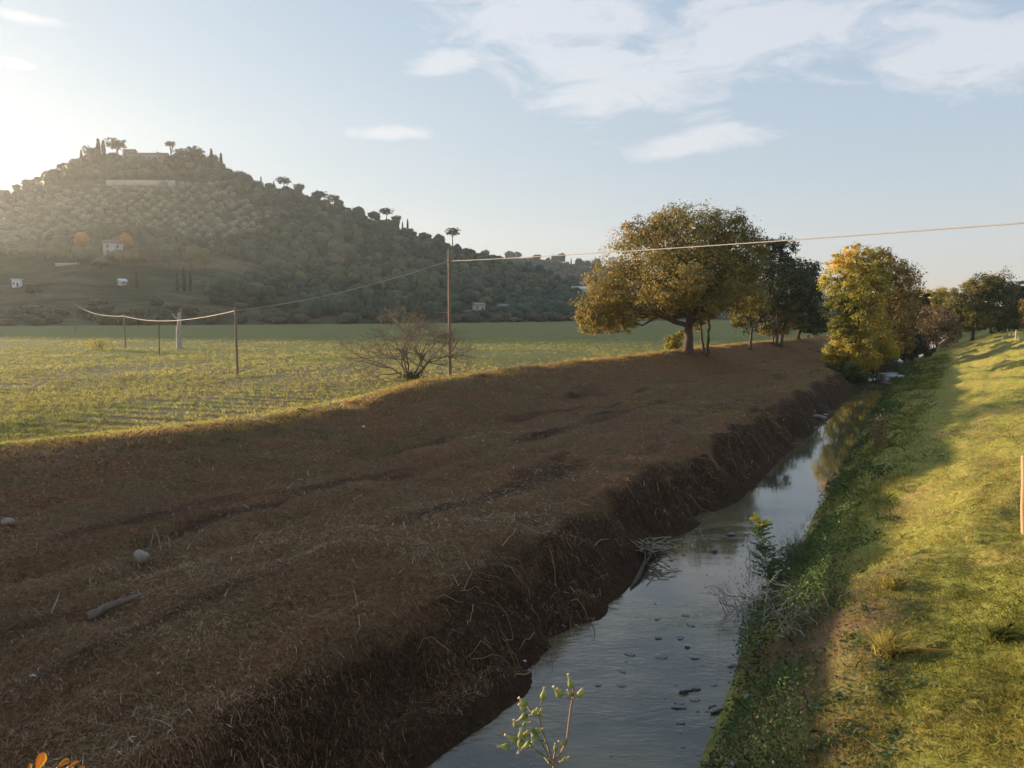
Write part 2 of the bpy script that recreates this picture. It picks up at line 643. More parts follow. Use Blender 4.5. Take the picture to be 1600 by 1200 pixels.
def levee_material():
    m, nt, b = new_mat('levee_turf')
    c = coords(nt)
    n1 = noise_node(nt, c, 0.5, 5, 0.65)
    n2 = noise_node(nt, c, 7.0, 7, 0.7)
    n3 = noise_node(nt, c, 1.1, 5, 0.6)
    grass = ramp(nt, [(0.3, (0.11, 0.125, 0.025)), (0.5, (0.22, 0.22, 0.05)), (0.72, (0.36, 0.31, 0.09))], n2)
    dry = ramp(nt, [(0.3, (0.20, 0.14, 0.055)), (0.7, (0.40, 0.29, 0.12))], n2)
    f = ramp(nt, [(0.50, (0, 0, 0)), (0.68, (1, 1, 1))], n1)
    col = mixc(nt, f.outputs[0], grass.outputs[0], dry.outputs[0])
    soil = ramp(nt, [(0.3, (0.09, 0.055, 0.032)), (0.7, (0.22, 0.14, 0.085))], n2)
    g = ramp(nt, [(0.60, (0, 0, 0)), (0.68, (1, 1, 1))], n3)
    col = mixc(nt, g.outputs[0], col, soil.outputs[0])
    # bare earth on the river side of the bank
    bare = ramp(nt, [(0.2, (0, 0, 0)), (0.75, (1, 1, 1))], attr(nt, 'bare'))
    col = mixc(nt, bare.outputs[0], col, soil.outputs[0])
    nt.links.new(col, b.inputs['Base Color'])
    b.inputs['Roughness'].default_value = 0.95
    b.inputs['Specular IOR Level'].default_value = 0.1
    bump(nt, b, n2, 0.9, 0.06)
    return m


M_FIELD, M_MULCH, M_LEVEE = field_material(), mulch_material(), levee_material()


def field_cols(s):
    a = bl_t(0, s)
    off = np.concatenate([[0], np.arange(0.5, 8, 0.5), np.arange(8, 40, 1.5), np.arange(40, 160, 6), np.arange(160, 1500, 60)])[::-1]
    return a[:, None] - off[None, :]


field = strip(field_cols, 'field', M_FIELD)
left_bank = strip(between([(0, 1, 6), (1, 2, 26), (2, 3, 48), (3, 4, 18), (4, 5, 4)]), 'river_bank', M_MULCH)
levee = strip(between([(5, 6, 4), (6, 7, 10), (7, 8, 12), (8, 9, 40), (9, 10, 8), (10, 11, 8), (11, (60,), 8), ((60,), (1400,), 12)]), 'levee_ground', M_LEVEE)


def add_bare(o):
    me = o.data
    co = np.empty(len(me.vertices) * 3, np.float32)
    me.vertices.foreach_get('co', co)
    co = co.reshape(-1, 3)
    s, t = to_st(co[:, 0], co[:, 1])
    w = np.clip((bl_t(8, s) + 0.5 - t) / 0.9, 0, 1)
    w = w * np.clip(0.75 + 1.5 * fbm(s / 2.2, t / 1.3, 31, 3), 0, 1) * np.clip((24 - s) / 9, 0.1, 1) * 0.75
    a = me.attributes.new('bare', 'FLOAT', 'POINT')
    a.data.foreach_set('value', w.astype(np.float32))


add_bare(levee)


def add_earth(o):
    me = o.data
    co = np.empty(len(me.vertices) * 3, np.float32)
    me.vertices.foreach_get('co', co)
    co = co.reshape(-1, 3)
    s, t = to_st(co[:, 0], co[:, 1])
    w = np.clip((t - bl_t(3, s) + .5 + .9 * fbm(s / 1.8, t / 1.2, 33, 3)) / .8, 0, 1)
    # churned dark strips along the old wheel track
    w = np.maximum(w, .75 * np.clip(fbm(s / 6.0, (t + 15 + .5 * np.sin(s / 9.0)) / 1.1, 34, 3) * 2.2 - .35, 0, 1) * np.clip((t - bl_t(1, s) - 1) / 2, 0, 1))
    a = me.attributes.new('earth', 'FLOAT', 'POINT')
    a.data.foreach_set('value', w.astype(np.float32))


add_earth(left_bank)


# ------------------------------------------------------------------ stream
def water_material():
    m, nt, b = new_mat('muddy_stream_water')
    c = coords(nt)
    n0 = noise_node(nt, c, 0.5, 3, 0.5)
    r = ramp(nt, [(0.35, (0.05, 0.046, 0.026)), (0.65, (0.13, 0.105, 0.055))], n0)
    nt.links.new(r.outputs[0], b.inputs['Base Color'])
    b.inputs['Roughness'].default_value = 0.025
    b.inputs['IOR'].default_value = 1.65
    n1 = noise_node(nt, c, 5.5, 3, 0.55, (0.7, 2.0, 1), RIV - R(80), 0.4)
    n2 = noise_node(nt, c, 1.2, 2, 0.5, (0.7, 1.6, 1), RIV - R(80))
    sx = nt.nodes.new('ShaderNodeSeparateXYZ')
    nt.links.new(c, sx.inputs[0])
    # shallow riffles ripple, pools lie still
    rf = ramp(nt, [(0.0, (0.8, 0.8, 0.8)), (0.28, (0.75, 0.75, 0.75)), (0.34, (0.10, 0.10, 0.10)), (0.46, (0.08, 0.08, 0.08)), (0.55, (0.35, 0.35, 0.35)), (0.64, (0.03, 0.03, 0.03))])
    mr = nt.nodes.new('ShaderNodeMapRange')
    nt.links.new(sx.outputs[1], mr.inputs[0])
    mr.inputs[1].default_value, mr.inputs[2].default_value = 8, 40
    nt.links.new(mr.outputs[0], rf.inputs[0])
    mu = nt.nodes.new('ShaderNodeMath')
    mu.operation = 'MULTIPLY'
    pz = noise_node(nt, c, 0.9, 3, 0.6, (0.6, 1.4, 1), RIV - R(80))
    pr = ramp(nt, [(0.38, (0.15, 0.15, 0.15)), (0.62, (1.3, 1.3, 1.3))], pz)
    mp = nt.nodes.new('ShaderNodeMath')
    mp.operation = 'MULTIPLY'
    nt.links.new(n1, mp.inputs[0])
    nt.links.new(pr.outputs[0], mp.inputs[1])
    nt.links.new(mp.outputs[0], mu.inputs[0])
    nt.links.new(rf.outputs[0], mu.inputs[1])
    m3 = nt.nodes.new('ShaderNodeMath')
    m3.operation = 'MULTIPLY_ADD'
    nt.links.new(n2, m3.inputs[0])
    m3.inputs[1].default_value = 0.07
    nt.links.new(mu.outputs[0], m3.inputs[2])
    bump(nt, b, m3.outputs[0], 0.24, 0.06)
    return m


def build_water():
    s = np.concatenate([np.arange(-60, 120, 2.0), np.arange(120, 1500, 40)])
    a, b = bl_t(4, s) - 1.2, bl_t(6, s) + 1.2
    w = np.linspace(0, 1, 5)
    T = a[:, None] * (1 - w) + b[:, None] * w
    S = np.broadcast_to(s[:, None], T.shape)
    X, Y = to_xy(S, T)
    v = np.stack([X, Y, np.zeros_like(X)], -1).reshape(-1, 3)
    o = add_obj('stream_water', mesh('stream_water', v, grid_faces(*T.shape), water_material(), True))
    tag(o, kind='structure')


build_water()

# ------------------------------------------------------------------ hills
HU = np.array([-1500, -900, -620, -420, -260, -120, 0, 60, 112, 132, 240, 346, 366, 400, 500, 600, 700, 760, 800, 850, 900, 950, 1000, 1200, 1400])
HV = np.array([400, 352, 352, 366, 378, 360, 320, 297, 270, 255, 254, 256, 271, 285, 313, 347, 385, 404, 418, 431, 447, 468, 478, 486, 490])  # unseen ridge at the left is raised so its shadow reaches the far field
HDR = np.array([520, 520, 520, 530, 550, 575, 600, 610, 615, 620, 620, 620, 620, 620, 620, 620, 615, 610, 600, 590, 580, 580, 590, 600, 600])
HDB = np.array([300, 300, 300, 300, 295, 292, 290, 290, 292, 295, 300, 312, 314, 320, 335, 350, 375, 395, 410, 430, 460, 480, 500, 540, 560])


def hill_at(u, w):
    """u: bearing as a column of the photograph, w: 0 at the foot, 1 on the ridge, up to 2 behind it"""
    u, w = np.asarray(u, float), np.asarray(w, float)
    db, dr = np.interp(u, HU, HDB), np.interp(u, HU, HDR)
    tu = (u - 800) / FPX
    vr = np.interp(u, HU, HV)
    y = db + (dr - db) * w
    zr = CAM_Z + dr * ((600 - vr) / FPX * math.cos(PITCH) - math.sin(PITCH)) / (math.cos(PITCH) + (600 - vr) / FPX * math.sin(PITCH))
    ww = np.clip(w, 0, 1)
    f = 0.42 * ww + 0.58 * ww ** 1.9
    back = np.clip(w - 1, 0, 1)
    z = 2.3 + (zr - 2.3) * f * (1 - 0.75 * back ** 1.3)
    x = tu * y * (math.cos(PITCH) + 0.02)
    z = z + ww * 3.0 * fbm(x / 60, y / 45, 41, 3) * np.clip((1.25 - w) * 4, 0, 1) * np.clip((1.02 - w) * 6, 0.1, 1)
    return x, y, z


def hill_material():
    m, nt, b = new_mat('hillside_grass')
    c = coords(nt)
    n1 = noise_node(nt, c, 0.02, 5, 0.6, (1, 2.2, 1))
    n2 = noise_node(nt, c, 0.25, 5, 0.65, (0.4, 1, 1))
    a = ramp(nt, [(0.35, (0.04, 0.05, 0.022)), (0.6, (0.075, 0.075, 0.04))], n2)
    d = ramp(nt, [(0.35, (0.10, 0.085, 0.05)), (0.65, (0.17, 0.145, 0.085))], n2)
    f = ramp(nt, [(0.42, (0, 0, 0)), (0.6, (1, 1, 1))], n1)
    nt.links.new(mixc(nt, f.outputs[0], a.outputs[0], d.outputs[0]), b.inputs['Base Color'])
    b.inputs['Roughness'].default_value = 1.0
    b.inputs['Specular IOR Level'].default_value = 0.0
    bump(nt, b, n2, 0.6, 0.5)
    return m


M_HILL = hill_material()


def build_hill():
    u = np.concatenate([np.linspace(-1500, -200, 60), np.linspace(-190, 1000, 170), np.linspace(1020, 1400, 16)])
    w = np.concatenate([np.linspace(-0.03, 1, 60), np.linspace(1.03, 2, 20)])
    U, W = np.meshgrid(u, w, indexing='ij')
    X, Y, Z = hill_at(U, W)
    Z = np.where(W < 0, 1.8, Z)
    o = add_obj('hill', mesh('hill', np.stack([X, Y, Z], -1).reshape(-1, 3), grid_faces(len(u), len(w)), M_HILL, True))
    tag(o, kind='structure')


build_hill()

FU = np.array([560, 700, 780, 830, 870, 900, 930, 960, 1000, 1100, 1200, 1320, 1450, 1700])
FV = np.array([420, 405, 405, 402, 409, 414, 420, 428, 440, 460, 468, 474, 482, 487])


def far_at(u, w):
    u, w = np.asarray(u, float), np.asarray(w, float)
    db, dr = 640.0, 1050.0
    vr = np.interp(u, FU, FV)
    y = db + (dr - db) * w
    zr = CAM_Z + dr * ((600 - vr) / FPX * math.cos(PITCH) - math.sin(PITCH)) / (math.cos(PITCH) + (600 - vr) / FPX * math.sin(PITCH))
    ww = np.clip(w, 0, 1)
    z = 2.2 + (zr - 2.2) * (0.3 * ww + 0.7 * ww ** 1.8) * (1 - 0.8 * np.clip(w - 1, 0, 1))
    x = (u - 800) / FPX * y * (math.cos(PITCH) + 0.02)
    return x, y, z + ww * 4 * fbm(x / 70, y / 60, 44, 3) * np.clip((1.03 - w) * 6, 0.1, 1)


def build_far():
    u, w = np.linspace(560, 1700, 90), np.linspace(-0.02, 1.5, 40)
    U, W = np.meshgrid(u, w, indexing='ij')
    X, Y, Z = far_at(U, W)
    Z = np.where(W < 0, 1.7, Z)
    o = add_obj('hill_beyond', mesh('hill_beyond', np.stack([X, Y, Z], -1).reshape(-1, 3), grid_faces(len(u), len(w)), M_HILL, True))
    tag(o, kind='structure')


build_far()


# ------------------------------------------------------------------ evening haze
def build_haze():
    m = bpy.data.materials.new('evening_haze')
    m.use_nodes = True
    nt = m.node_tree
    nt.nodes.clear()
    out = nt.nodes.new('ShaderNodeOutputMaterial')
    pv = nt.nodes.new('ShaderNodeVolumePrincipled')
    pv.inputs['Color'].default_value = (0.86, 0.90, 0.96, 1)
    pv.inputs['Density'].default_value = HAZE_DENSITY
    pv.inputs['Anisotropy'].default_value = HAZE_G
    nt.links.new(pv.outputs[0], out.inputs['Volume'])
    mb = MB()
    mb.box((-2300, -1500, -3.0), (2300, 2000, 190.0))
    o = mb.build('haze', m)
    tag(o, kind='stuff')


HAZE_DENSITY, HAZE_G = 0.00017, 0.6
build_haze()

# ------------------------------------------------------------------ foliage builders
BARK = surf_mat('dark_bark', [(0.3, (0.05, 0.037, 0.027)), (0.7, (0.14, 0.105, 0.078))], 9.0, 0.95, 0.9, 0.04, (1, 1, 0.25))
BARK_GREY = surf_mat('pale_bark', [(0.3, (0.28, 0.25, 0.215)), (0.7, (0.52, 0.47, 0.41))], 12.0, 0.9, 0.7, 0.02, (1, 1, 0.2))
L_OAK = leaf_mat('oak_leaves', [(0.0, (0.10, 0.105, 0.026)), (0.35, (0.20, 0.18, 0.045)), (0.6, (0.31, 0.235, 0.06)), (0.8, (0.38, 0.24, 0.065)), (1.0, (0.44, 0.23, 0.07))], 0.42)
L_DARK = leaf_mat('evergreen_leaves', [(0.0, (0.018, 0.026, 0.011)), (0.6, (0.045, 0.06, 0.022)), (1.0, (0.10, 0.11, 0.035))], 0.25)
L_MIX = leaf_mat('mixed_autumn_leaves', [(0.0, (0.06, 0.07, 0.018)), (0.5, (0.16, 0.15, 0.035)), (1.0, (0.32, 0.22, 0.05))], 0.4)
L_YEL = leaf_mat('yellow_poplar_leaves', [(0.0, (0.17, 0.165, 0.034)), (0.3, (0.33, 0.30, 0.06)), (0.6, (0.50, 0.42, 0.07)), (1.0, (0.78, 0.47, 0.06))], 0.5)
L_BRN = leaf_mat('brown_turning_leaves', [(0.0, (0.08, 0.075, 0.022)), (0.5, (0.21, 0.155, 0.045)), (1.0, (0.38, 0.24, 0.07))], 0.42)
L_TAN = leaf_mat('dry_tan_foliage', [(0.0, (0.10, 0.07, 0.035)), (0.6, (0.22, 0.155, 0.075)), (1.0, (0.36, 0.26, 0.13))], 0.3)
L_OLIVE = leaf_mat('olive_leaves', [(0.0, (0.10, 0.115, 0.075)), (0.5, (0.22, 0.235, 0.155)), (1.0, (0.36, 0.36, 0.25))], 0.15, objvar=0.35)
L_WOOD = leaf_mat('woodland_leaves', [(0.0, (0.014, 0.030, 0.016)), (0.5, (0.045, 0.080, 0.038)), (0.85, (0.10, 0.13, 0.05)), (1.0, (0.17, 0.14, 0.05))], 0.2, objvar=0.75)
L_CYP = leaf_mat('cypress_foliage', [(0.0, (0.010, 0.016, 0.009)), (1.0, (0.035, 0.045, 0.022))], 0.05)
L_PINE = leaf_mat('pine_needles', [(0.0, (0.018, 0.026, 0.011)), (1.0, (0.055, 0.065, 0.025))], 0.1)
L_ORANGE = leaf_mat('orange_autumn_leaves', [(0.0, (0.45, 0.20, 0.03)), (1.0, (0.85, 0.45, 0.07))], 0.5)
L_SCRUB = leaf_mat('scrub_leaves', [(0.0, (0.035, 0.038, 0.017)), (0.6, (0.085, 0.080, 0.035)), (1.0, (0.15, 0.12, 0.055))], 0.2, objvar=0.4)
L_BRAM = leaf_mat('bramble_leaves', [(0.0, (0.03, 0.055, 0.016)), (0.5, (0.075, 0.12, 0.032)), (0.85, (0.14, 0.18, 0.05)), (1.0, (0.25, 0.15, 0.06))], 0.3)


def unit(a):
    return a / (np.linalg.norm(a, axis=-1, keepdims=True) + 1e-9)


def leaf_quads(c, size, g, nrm=None, spread=1.0, aspect=0.6):
    """rhombic leaves or sprays about points c; nrm: preferred face direction"""
    n = len(c)
    d = unit(g.normal(size=(n, 3)))
    if nrm is not None:
        d = unit(nrm + d * spread)
    a = unit(np.cross(d, g.normal(size=(n, 3))))
    b = np.cross(d, a)
    L = (np.broadcast_to(size, (n,)) * g.uniform(0.65, 1.35, n))[:, None]
    w = L * aspect
    bend = d * L * g.uniform(-0.18, 0.18, (n, 1))
    v = np.stack([c - a * L / 2, c + b * w / 2 + bend, c + a * L / 2, c - b * w / 2 + bend], 1).reshape(-1, 3)
    f = np.arange(4 * n).reshape(n, 4)
    return v, f


def crown_points(lobes, n, g, shell=0.55, clump=0.16, per=45):
    """points in clumps through the lobes' volume, denser towards the outside"""
    vol = np.array([r[0] * r[2] for _, r in lobes])
    pick = g.choice(len(lobes), size=max(1, n // per), p=vol / vol.sum())
    C = np.array([c for c, _ in lobes])[pick]
    Rr = np.array([r for _, r in lobes])[pick]
    d = unit(g.normal(size=(len(pick), 3)))
    rad = shell + (1 - shell) * g.random((len(pick), 1)) ** 0.7
    cl = C + d * Rr * rad
    m = Rr.mean(1) * clump
    rep = np.repeat(np.arange(len(pick)), per)
    off = g.normal(size=(len(rep), 3)) * (m[rep] * 0.75)[:, None] * np.array([1.15, 1.15, 0.75])
    p = cl[rep] + off
    nr = unit((p - C[rep]) / Rr[rep]) + np.array([0, 0, 0.4])
    ct = np.repeat(g.normal(0, 0.13, len(pick)), per)
    return p, nr, ct, cl


def limb_path(a, b, g, n=6, wig=0.07, arch=0.12):
    a, b = np.array(a, float), np.array(b, float)
    L = np.linalg.norm(b - a)
    w = np.linspace(0, 1, n)[:, None]
    p = a + (b - a) * w
    p += np.sin(w * math.pi) * np.array([0, 0, arch * L])
    p[1:-1] += g.normal(size=(n - 2, 3)) * wig * L * 0.5
    return p


def lobes_px(lst, y0):
    k = y0 / FPX
    out = []
    for l in lst:
        u, v, ru, rv = l[:4]
        dy = l[4] if len(l) > 4 else 0.0
        out.append((np.array(at(u, v, y0 + dy)), np.array([ru * k, max(ru, rv) * k * 0.9, rv * k])))
    return out


def tree(name, label, base, lobes, leaf, nleaf, lsize, tr, seed, cat='tree', group=None, fork=0.3, bark=None, stems=1, limbs=True,
         shell=0.5, clump=0.17, tint=0.5, tvar=0.2, twig=2, lean=0.0, per=45, tgrad=None, up=0.0):
    g = np.random.default_rng(seed)
    bark = bark or BARK
    base = np.array(base, float)
    root = empty(name, base)
    tag(root, label, cat, group)
    p, nr, ct, cl = crown_points(lobes, nleaf, g, shell, clump, per)
    gz = zxy(p[:, 0], p[:, 1])
    p[:, 2] = np.maximum(p[:, 2], gz + 0.1 + 0.3 * g.random(len(p)))
    v, f = leaf_quads(p - base, lsize, g, nr, 0.9)
    t = tint + ct + g.normal(0, tvar * 0.5, len(p))
    if tgrad is not None:
        t = t + tgrad(p)
    me = mesh('crown', v, f, leaf, False, {'tint': np.clip(np.repeat(t, 4), 0, 1)})
    add_obj('crown', me, root)
    top = np.mean([c for c, _ in lobes], 0)
    hz = max(c[2] + r[2] for c, r in lobes) - base[2]
    for k in range(stems):
        mb = MB()
        ofs = np.array([(k - (stems - 1) / 2) * tr * 3.0, g.normal() * tr, 0])
        fk = base + ofs * 1.5 + np.array([lean * hz * fork, 0, hz * fork]) + np.array([g.normal() * tr, g.normal() * tr, 0]) * (0.25 if stems == 1 else 0.8)
        b0 = base + ofs * 0.6 - np.array([0, 0, 0.25])
        path = limb_path(b0, fk, g, 6, 0.05, 0.0)
        rad = np.linspace(tr * 1.0, tr * 0.72, 6)
        rad[0] *= 1.45
        rad[1] *= 1.08
        mb.tube(path - base, rad, 9)
        # leader into the crown
        ld = limb_path(fk, fk * 0.25 + top * 0.75 + np.array([0, 0, hz * 0.12]), g, 6, 0.06, 0.0)
        mb.tube(ld - base, np.linspace(tr * 0.7, tr * 0.12, 6), 7)
        if twig:
            for q in g.choice(len(cl), size=min(len(cl), 10 * twig), replace=False):
                s0 = ld[g.integers(1, 5)]
                pth = limb_path(s0, cl[q], g, 5, 0.1, 0.05)
                mb.tube(pth - base, np.linspace(tr * 0.16, tr * 0.03, 5), 4, cap=False)
        trunk = mb.build('trunk', bark, root, True)
        if limbs:
            mine = [l for i, l in enumerate(lobes) if i % stems == k]
            for c, r in mine:
                lb = MB()
                s0 = fk if g.random() < 0.6 else ld[1]
                pth = limb_path(s0, c + r * g.uniform(-0.25, 0.25, 3), g, 7, 0.09, 0.06)
                r0 = tr * g.uniform(0.32, 0.5)
                lb.tube(pth - base, np.linspace(r0, r0 * 0.25, 7), 6)
                for _ in range(3):
                    q = pth[g.integers(3, 7)]
                    e = c + unit(g.normal(size=3)) * r * 0.9
                    lb.tube(limb_path(q, e, g, 5, 0.1, 0.05) - base, np.linspace(r0 * 0.32, r0 * 0.06, 5), 4, cap=False)
                lb.build('limb', bark, trunk, True)
    return root


def branching(mb, g, p, d, L, r, lev, spread=0.55, grav=0.0, k=(2, 3), sides=5, tint=0.5):
    p, d = np.array(p, float), np.array(d, float)
    n = 5
    pts = [p]
    for i in range(n - 1):
        d = unit(d + g.normal(size=3) * 0.16 + np.array([0, 0, grav]))
        pts.append(pts[-1] + d * L / (n - 1))
    mb.tube(pts, np.linspace(r, r * 0.55, n), max(3, sides), tint=tint, cap=False)
    if lev > 0:
        for _ in range(g.integers(k[0], k[1] + 1)):
            i = g.integers(2, n)
            dd = unit(d + g.normal(size=3) * spread)
            branching(mb, g, pts[i], dd, L * g.uniform(0.6, 0.85), r * 0.64, lev - 1, spread, grav, k, sides - 1, tint)


# ------------------------------------------------------------------ the oak and the trees along the left crest
OAK_Y = hit(1073, 549).y
oak_base = hit(1073, 549)
sun_side = lambda x0, w, a: (lambda p: a * np.clip((x0 - p[:, 0]) / w, -1, 1))  # sunlight put into the leaf tint: warmer towards the sun on the left
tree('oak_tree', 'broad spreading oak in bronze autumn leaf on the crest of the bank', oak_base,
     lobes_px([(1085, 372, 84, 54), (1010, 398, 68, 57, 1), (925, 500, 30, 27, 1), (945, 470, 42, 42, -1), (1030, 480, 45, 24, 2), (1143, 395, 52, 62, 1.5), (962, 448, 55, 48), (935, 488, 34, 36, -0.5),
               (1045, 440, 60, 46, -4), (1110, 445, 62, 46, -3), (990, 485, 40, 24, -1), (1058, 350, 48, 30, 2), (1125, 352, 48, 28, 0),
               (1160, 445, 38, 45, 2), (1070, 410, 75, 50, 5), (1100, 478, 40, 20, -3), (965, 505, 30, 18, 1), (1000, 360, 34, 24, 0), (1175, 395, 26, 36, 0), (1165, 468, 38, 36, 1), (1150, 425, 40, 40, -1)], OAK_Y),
     L_OAK, 74000, 0.215, 0.5, 3, 'oak', fork=0.17, shell=0.42, clump=0.13, tint=0.47, tvar=0.25, twig=4, per=45, tgrad=sun_side(oak_base.x + 1, 11, 0.1))
b = hit(1103, 557)
tree('slender_tree', 'slim twin stemmed tree standing in front of the big oak', b,
     lobes_px([(1098, 486, 26, 24), (1112, 462, 28, 26), (1088, 508, 14, 12), (1108, 440, 18, 18)], b.y), L_OAK, 5200, 0.2, 0.16, 5, fork=0.34, stems=2, tint=0.42, shell=0.3)
b = hit(1172, 546)
tree('small_crooked_tree', 'small crooked tree with thin leafage between the oak and the dark trees', b,
     lobes_px([(1165, 492, 24, 20), (1180, 475, 26, 22), (1155, 505, 16, 10)], b.y), L_MIX, 3800, 0.22, 0.17, 6, fork=0.36, tint=0.45, shell=0.3)
b = hit(1216, 541)
tree('evergreen_oak', 'large dark green tree close behind the oak, on two leaning stems', b,
     lobes_px([(1190, 415, 48, 44, 3), (1208, 452, 60, 50, 0), (1180, 470, 46, 38, 3), (1238, 460, 46, 50, 2), (1218, 400, 34, 30, 2), (1200, 502, 46, 22, 1), (1195, 385, 28, 16, 3)], b.y + 2),
     L_DARK, 27000, 0.29, 0.26, 7, fork=0.24, stems=2, tint=0.4, clump=0.13)
b = hit(1248, 531)
tree('dark_round_tree', 'dark rounded tree nearest the yellow poplar, left of the stream', b,
     lobes_px([(1250, 450, 34, 44), (1262, 478, 30, 34, 1), (1240, 490, 32, 30, -1), (1270, 500, 24, 20), (1255, 425, 24, 24)], b.y), L_DARK, 12000, 0.38, 0.28, 8, fork=0.22, tint=0.5, clump=0.2)
b = hit(1208, 538)
tree('pale_green_shrub', 'pale green leafy shrub lit by the sun under the dark trees', b,
     lobes_px([(1228, 505, 14, 20), (1240, 488, 9, 22), (1200, 515, 14, 12)], b.y - 1), L_MIX, 2600, 0.2, 0.08, 9, cat='shrub', fork=0.25, stems=2, tint=0.75, limbs=False)
b = hit(1056, 547)
tree('yellow_bush', 'low yellow green bush at the foot of the oak trunk', b,
     lobes_px([(1054, 534, 15, 12), (1046, 540, 9, 8), (1064, 524, 8, 8)], b.y - 0.4), L_YEL, 2600, 0.17, 0.05, 10, cat='bush', fork=0.25, stems=2, tint=0.4, limbs=False)

# ------------------------------------------------------------------ poplars and shrubs where the stream bends
PY = 84.0
bp = Vector((at(1338, 580, PY).x, PY, 0)); bp.z = float(zxy(bp.x, bp.y))
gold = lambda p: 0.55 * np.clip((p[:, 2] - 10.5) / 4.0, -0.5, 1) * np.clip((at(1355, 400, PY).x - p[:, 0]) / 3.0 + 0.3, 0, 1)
tree('poplar_tree', 'tall poplar with golden yellow top beside the stream', bp,
     lobes_px([(1337, 420, 32, 38), (1318, 442, 32, 44, 1), (1348, 460, 44, 48), (1322, 490, 36, 42, -1), (1352, 505, 46, 38, 0), (1325, 535, 36, 28, -1), (1306, 425, 18, 28), (1334, 400, 18, 18), (1362, 425, 24, 36, 1)], PY),
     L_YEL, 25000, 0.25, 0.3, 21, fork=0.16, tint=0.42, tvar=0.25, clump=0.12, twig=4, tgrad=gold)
b2 = Vector((at(1385, 570, PY + 4).x, PY + 4, 0)); b2.z = float(zxy(b2.x, b2.y))
tree('turning_poplar', 'brownish green poplar standing right behind the golden one', b2,
     lobes_px([(1374, 420, 26, 34), (1388, 450, 36, 44), (1393, 490, 38, 44), (1380, 520, 38, 36), (1402, 530, 26, 28), (1370, 402, 14, 14), (1402, 440, 20, 28)], PY + 4),
     L_BRN, 19000, 0.26, 0.28, 22, fork=0.18, tint=0.55, clump=0.13)
b3 = hit(1350, 590)
tree('yellow_riverside_shrub', 'bushy yellow leaved shrub spilling from the bank below the golden poplar', b3,
     lobes_px([(1320, 548, 30, 22), (1350, 555, 32, 22, -1), (1300, 555, 16, 14), (1335, 530, 30, 20), (1385, 545, 22, 18), (1345, 570, 26, 14, -1)], b3.y + 1), L_YEL, 9500, 0.24, 0.09, 23, cat='shrub', fork=0.2, stems=3, tint=0.6, limbs=False, clump=0.22)
b3 = hit(1366, 588)
tree('dry_reed_bush', 'dry tan shrub hanging over the water beside the yellow shrub', b3,
     lobes_px([(1368, 562, 20, 20), (1382, 570, 16, 14), (1372, 545, 12, 16)], b3.y), L_TAN, 4000, 0.22, 0.05, 24, cat='shrub', fork=0.2, stems=3, tint=0.45, limbs=False)
b3 = hit(1325, 592)
tree('dark_riverside_bush', 'dark green bush in shade at the stream edge under the poplars', b3,
     lobes_px([(1322, 580, 22, 14), (1340, 590, 20, 14), (1358, 597, 16, 12), (1305, 576, 14, 8)], b3.y), L_BRAM, 5200, 0.2, 0.06, 25, cat='bush', fork=0.2, stems=3, tint=0.3, limbs=False)

TY = 128.0


def ground_under(u, y):
    x = at(u, 520, y).x
    return Vector((x, y, float(zxy(x, y))))


tree('sparse_tree', 'thin half bare tree rising behind the poplars', ground_under(1418, 118),
     lobes_px([(1412, 430, 18, 24), (1425, 445, 16, 22), (1408, 415, 10, 12), (1432, 462, 12, 12), (1415, 480, 22, 22)], 118), L_BRN, 2600, 0.34, 0.2, 26, fork=0.3, tint=0.3, per=12, clump=0.3, shell=0.3)
tree('dark_thicket_tree', 'dark shaded tree in the gap between poplars and tan bush', ground_under(1425, 140),
     lobes_px([(1420, 480, 30, 26), (1438, 500, 24, 26), (1405, 500, 30, 30), (1440, 470, 14, 14)], 140), L_DARK, 7000, 0.55, 0.28, 27, fork=0.3, tint=0.35)
tree('tan_bush', 'rounded tan bush beside the stream bend', ground_under(1462, 122),
     lobes_px([(1460, 500, 26, 30), (1470, 520, 28, 22, -1), (1448, 520, 20, 18), (1480, 505, 14, 20)], 122), L_TAN, 7500, 0.30, 0.12, 28, cat='bush', fork=0.2, stems=2, tint=0.38, limbs=False)
tree('yellow_tree', 'small yellow crowned tree peeping over the tan bush', ground_under(1466, 150),
     lobes_px([(1455, 466, 18, 14), (1475, 462, 20, 13), (1468, 490, 18, 22)], 150), L_YEL, 4200, 0.42, 0.2, 29, fork=0.4, tint=0.5)
rb = hit(1519, 532)
RY = rb.y
tree('levee_oak', 'dense olive green oak standing on the levee', rb,
     lobes_px([(1525, 462, 36, 26), (1500, 480, 30, 26, -1), (1550, 475, 38, 30), (1515, 498, 34, 20, -2), (1560, 500, 34, 22, 1), (1495, 505, 20, 18), (1535, 445, 30, 18), (1560, 450, 28, 20), (1480, 490, 22, 22)], RY),
     L_MIX, 28000, 0.32, 0.32, 30, fork=0.22, tint=0.36, clump=0.13, tgrad=sun_side(rb.x + 3, 6, 0.2))
tree('bare_topped_tree', 'tree with bare twigs reaching above the levee oak', ground_under(1548, RY + 12),
     lobes_px([(1560, 440, 24, 14), (1535, 440, 30, 12), (1572, 428, 10, 12)], RY + 12), L_BRN, 700, 0.3, 0.22, 31, fork=0.45, tint=0.3, per=6, clump=0.3, shell=0.3, twig=5)
tree('dark_edge_tree', 'dark green tree right of the levee oak', ground_under(1590, RY + 14),
     lobes_px([(1590, 470, 26, 26), (1605, 490, 34, 34), (1578, 500, 24, 22), (1600, 452, 16, 12)], RY + 14), L_DARK, 9000, 0.45, 0.3, 32, fork=0.25, tint=0.5)
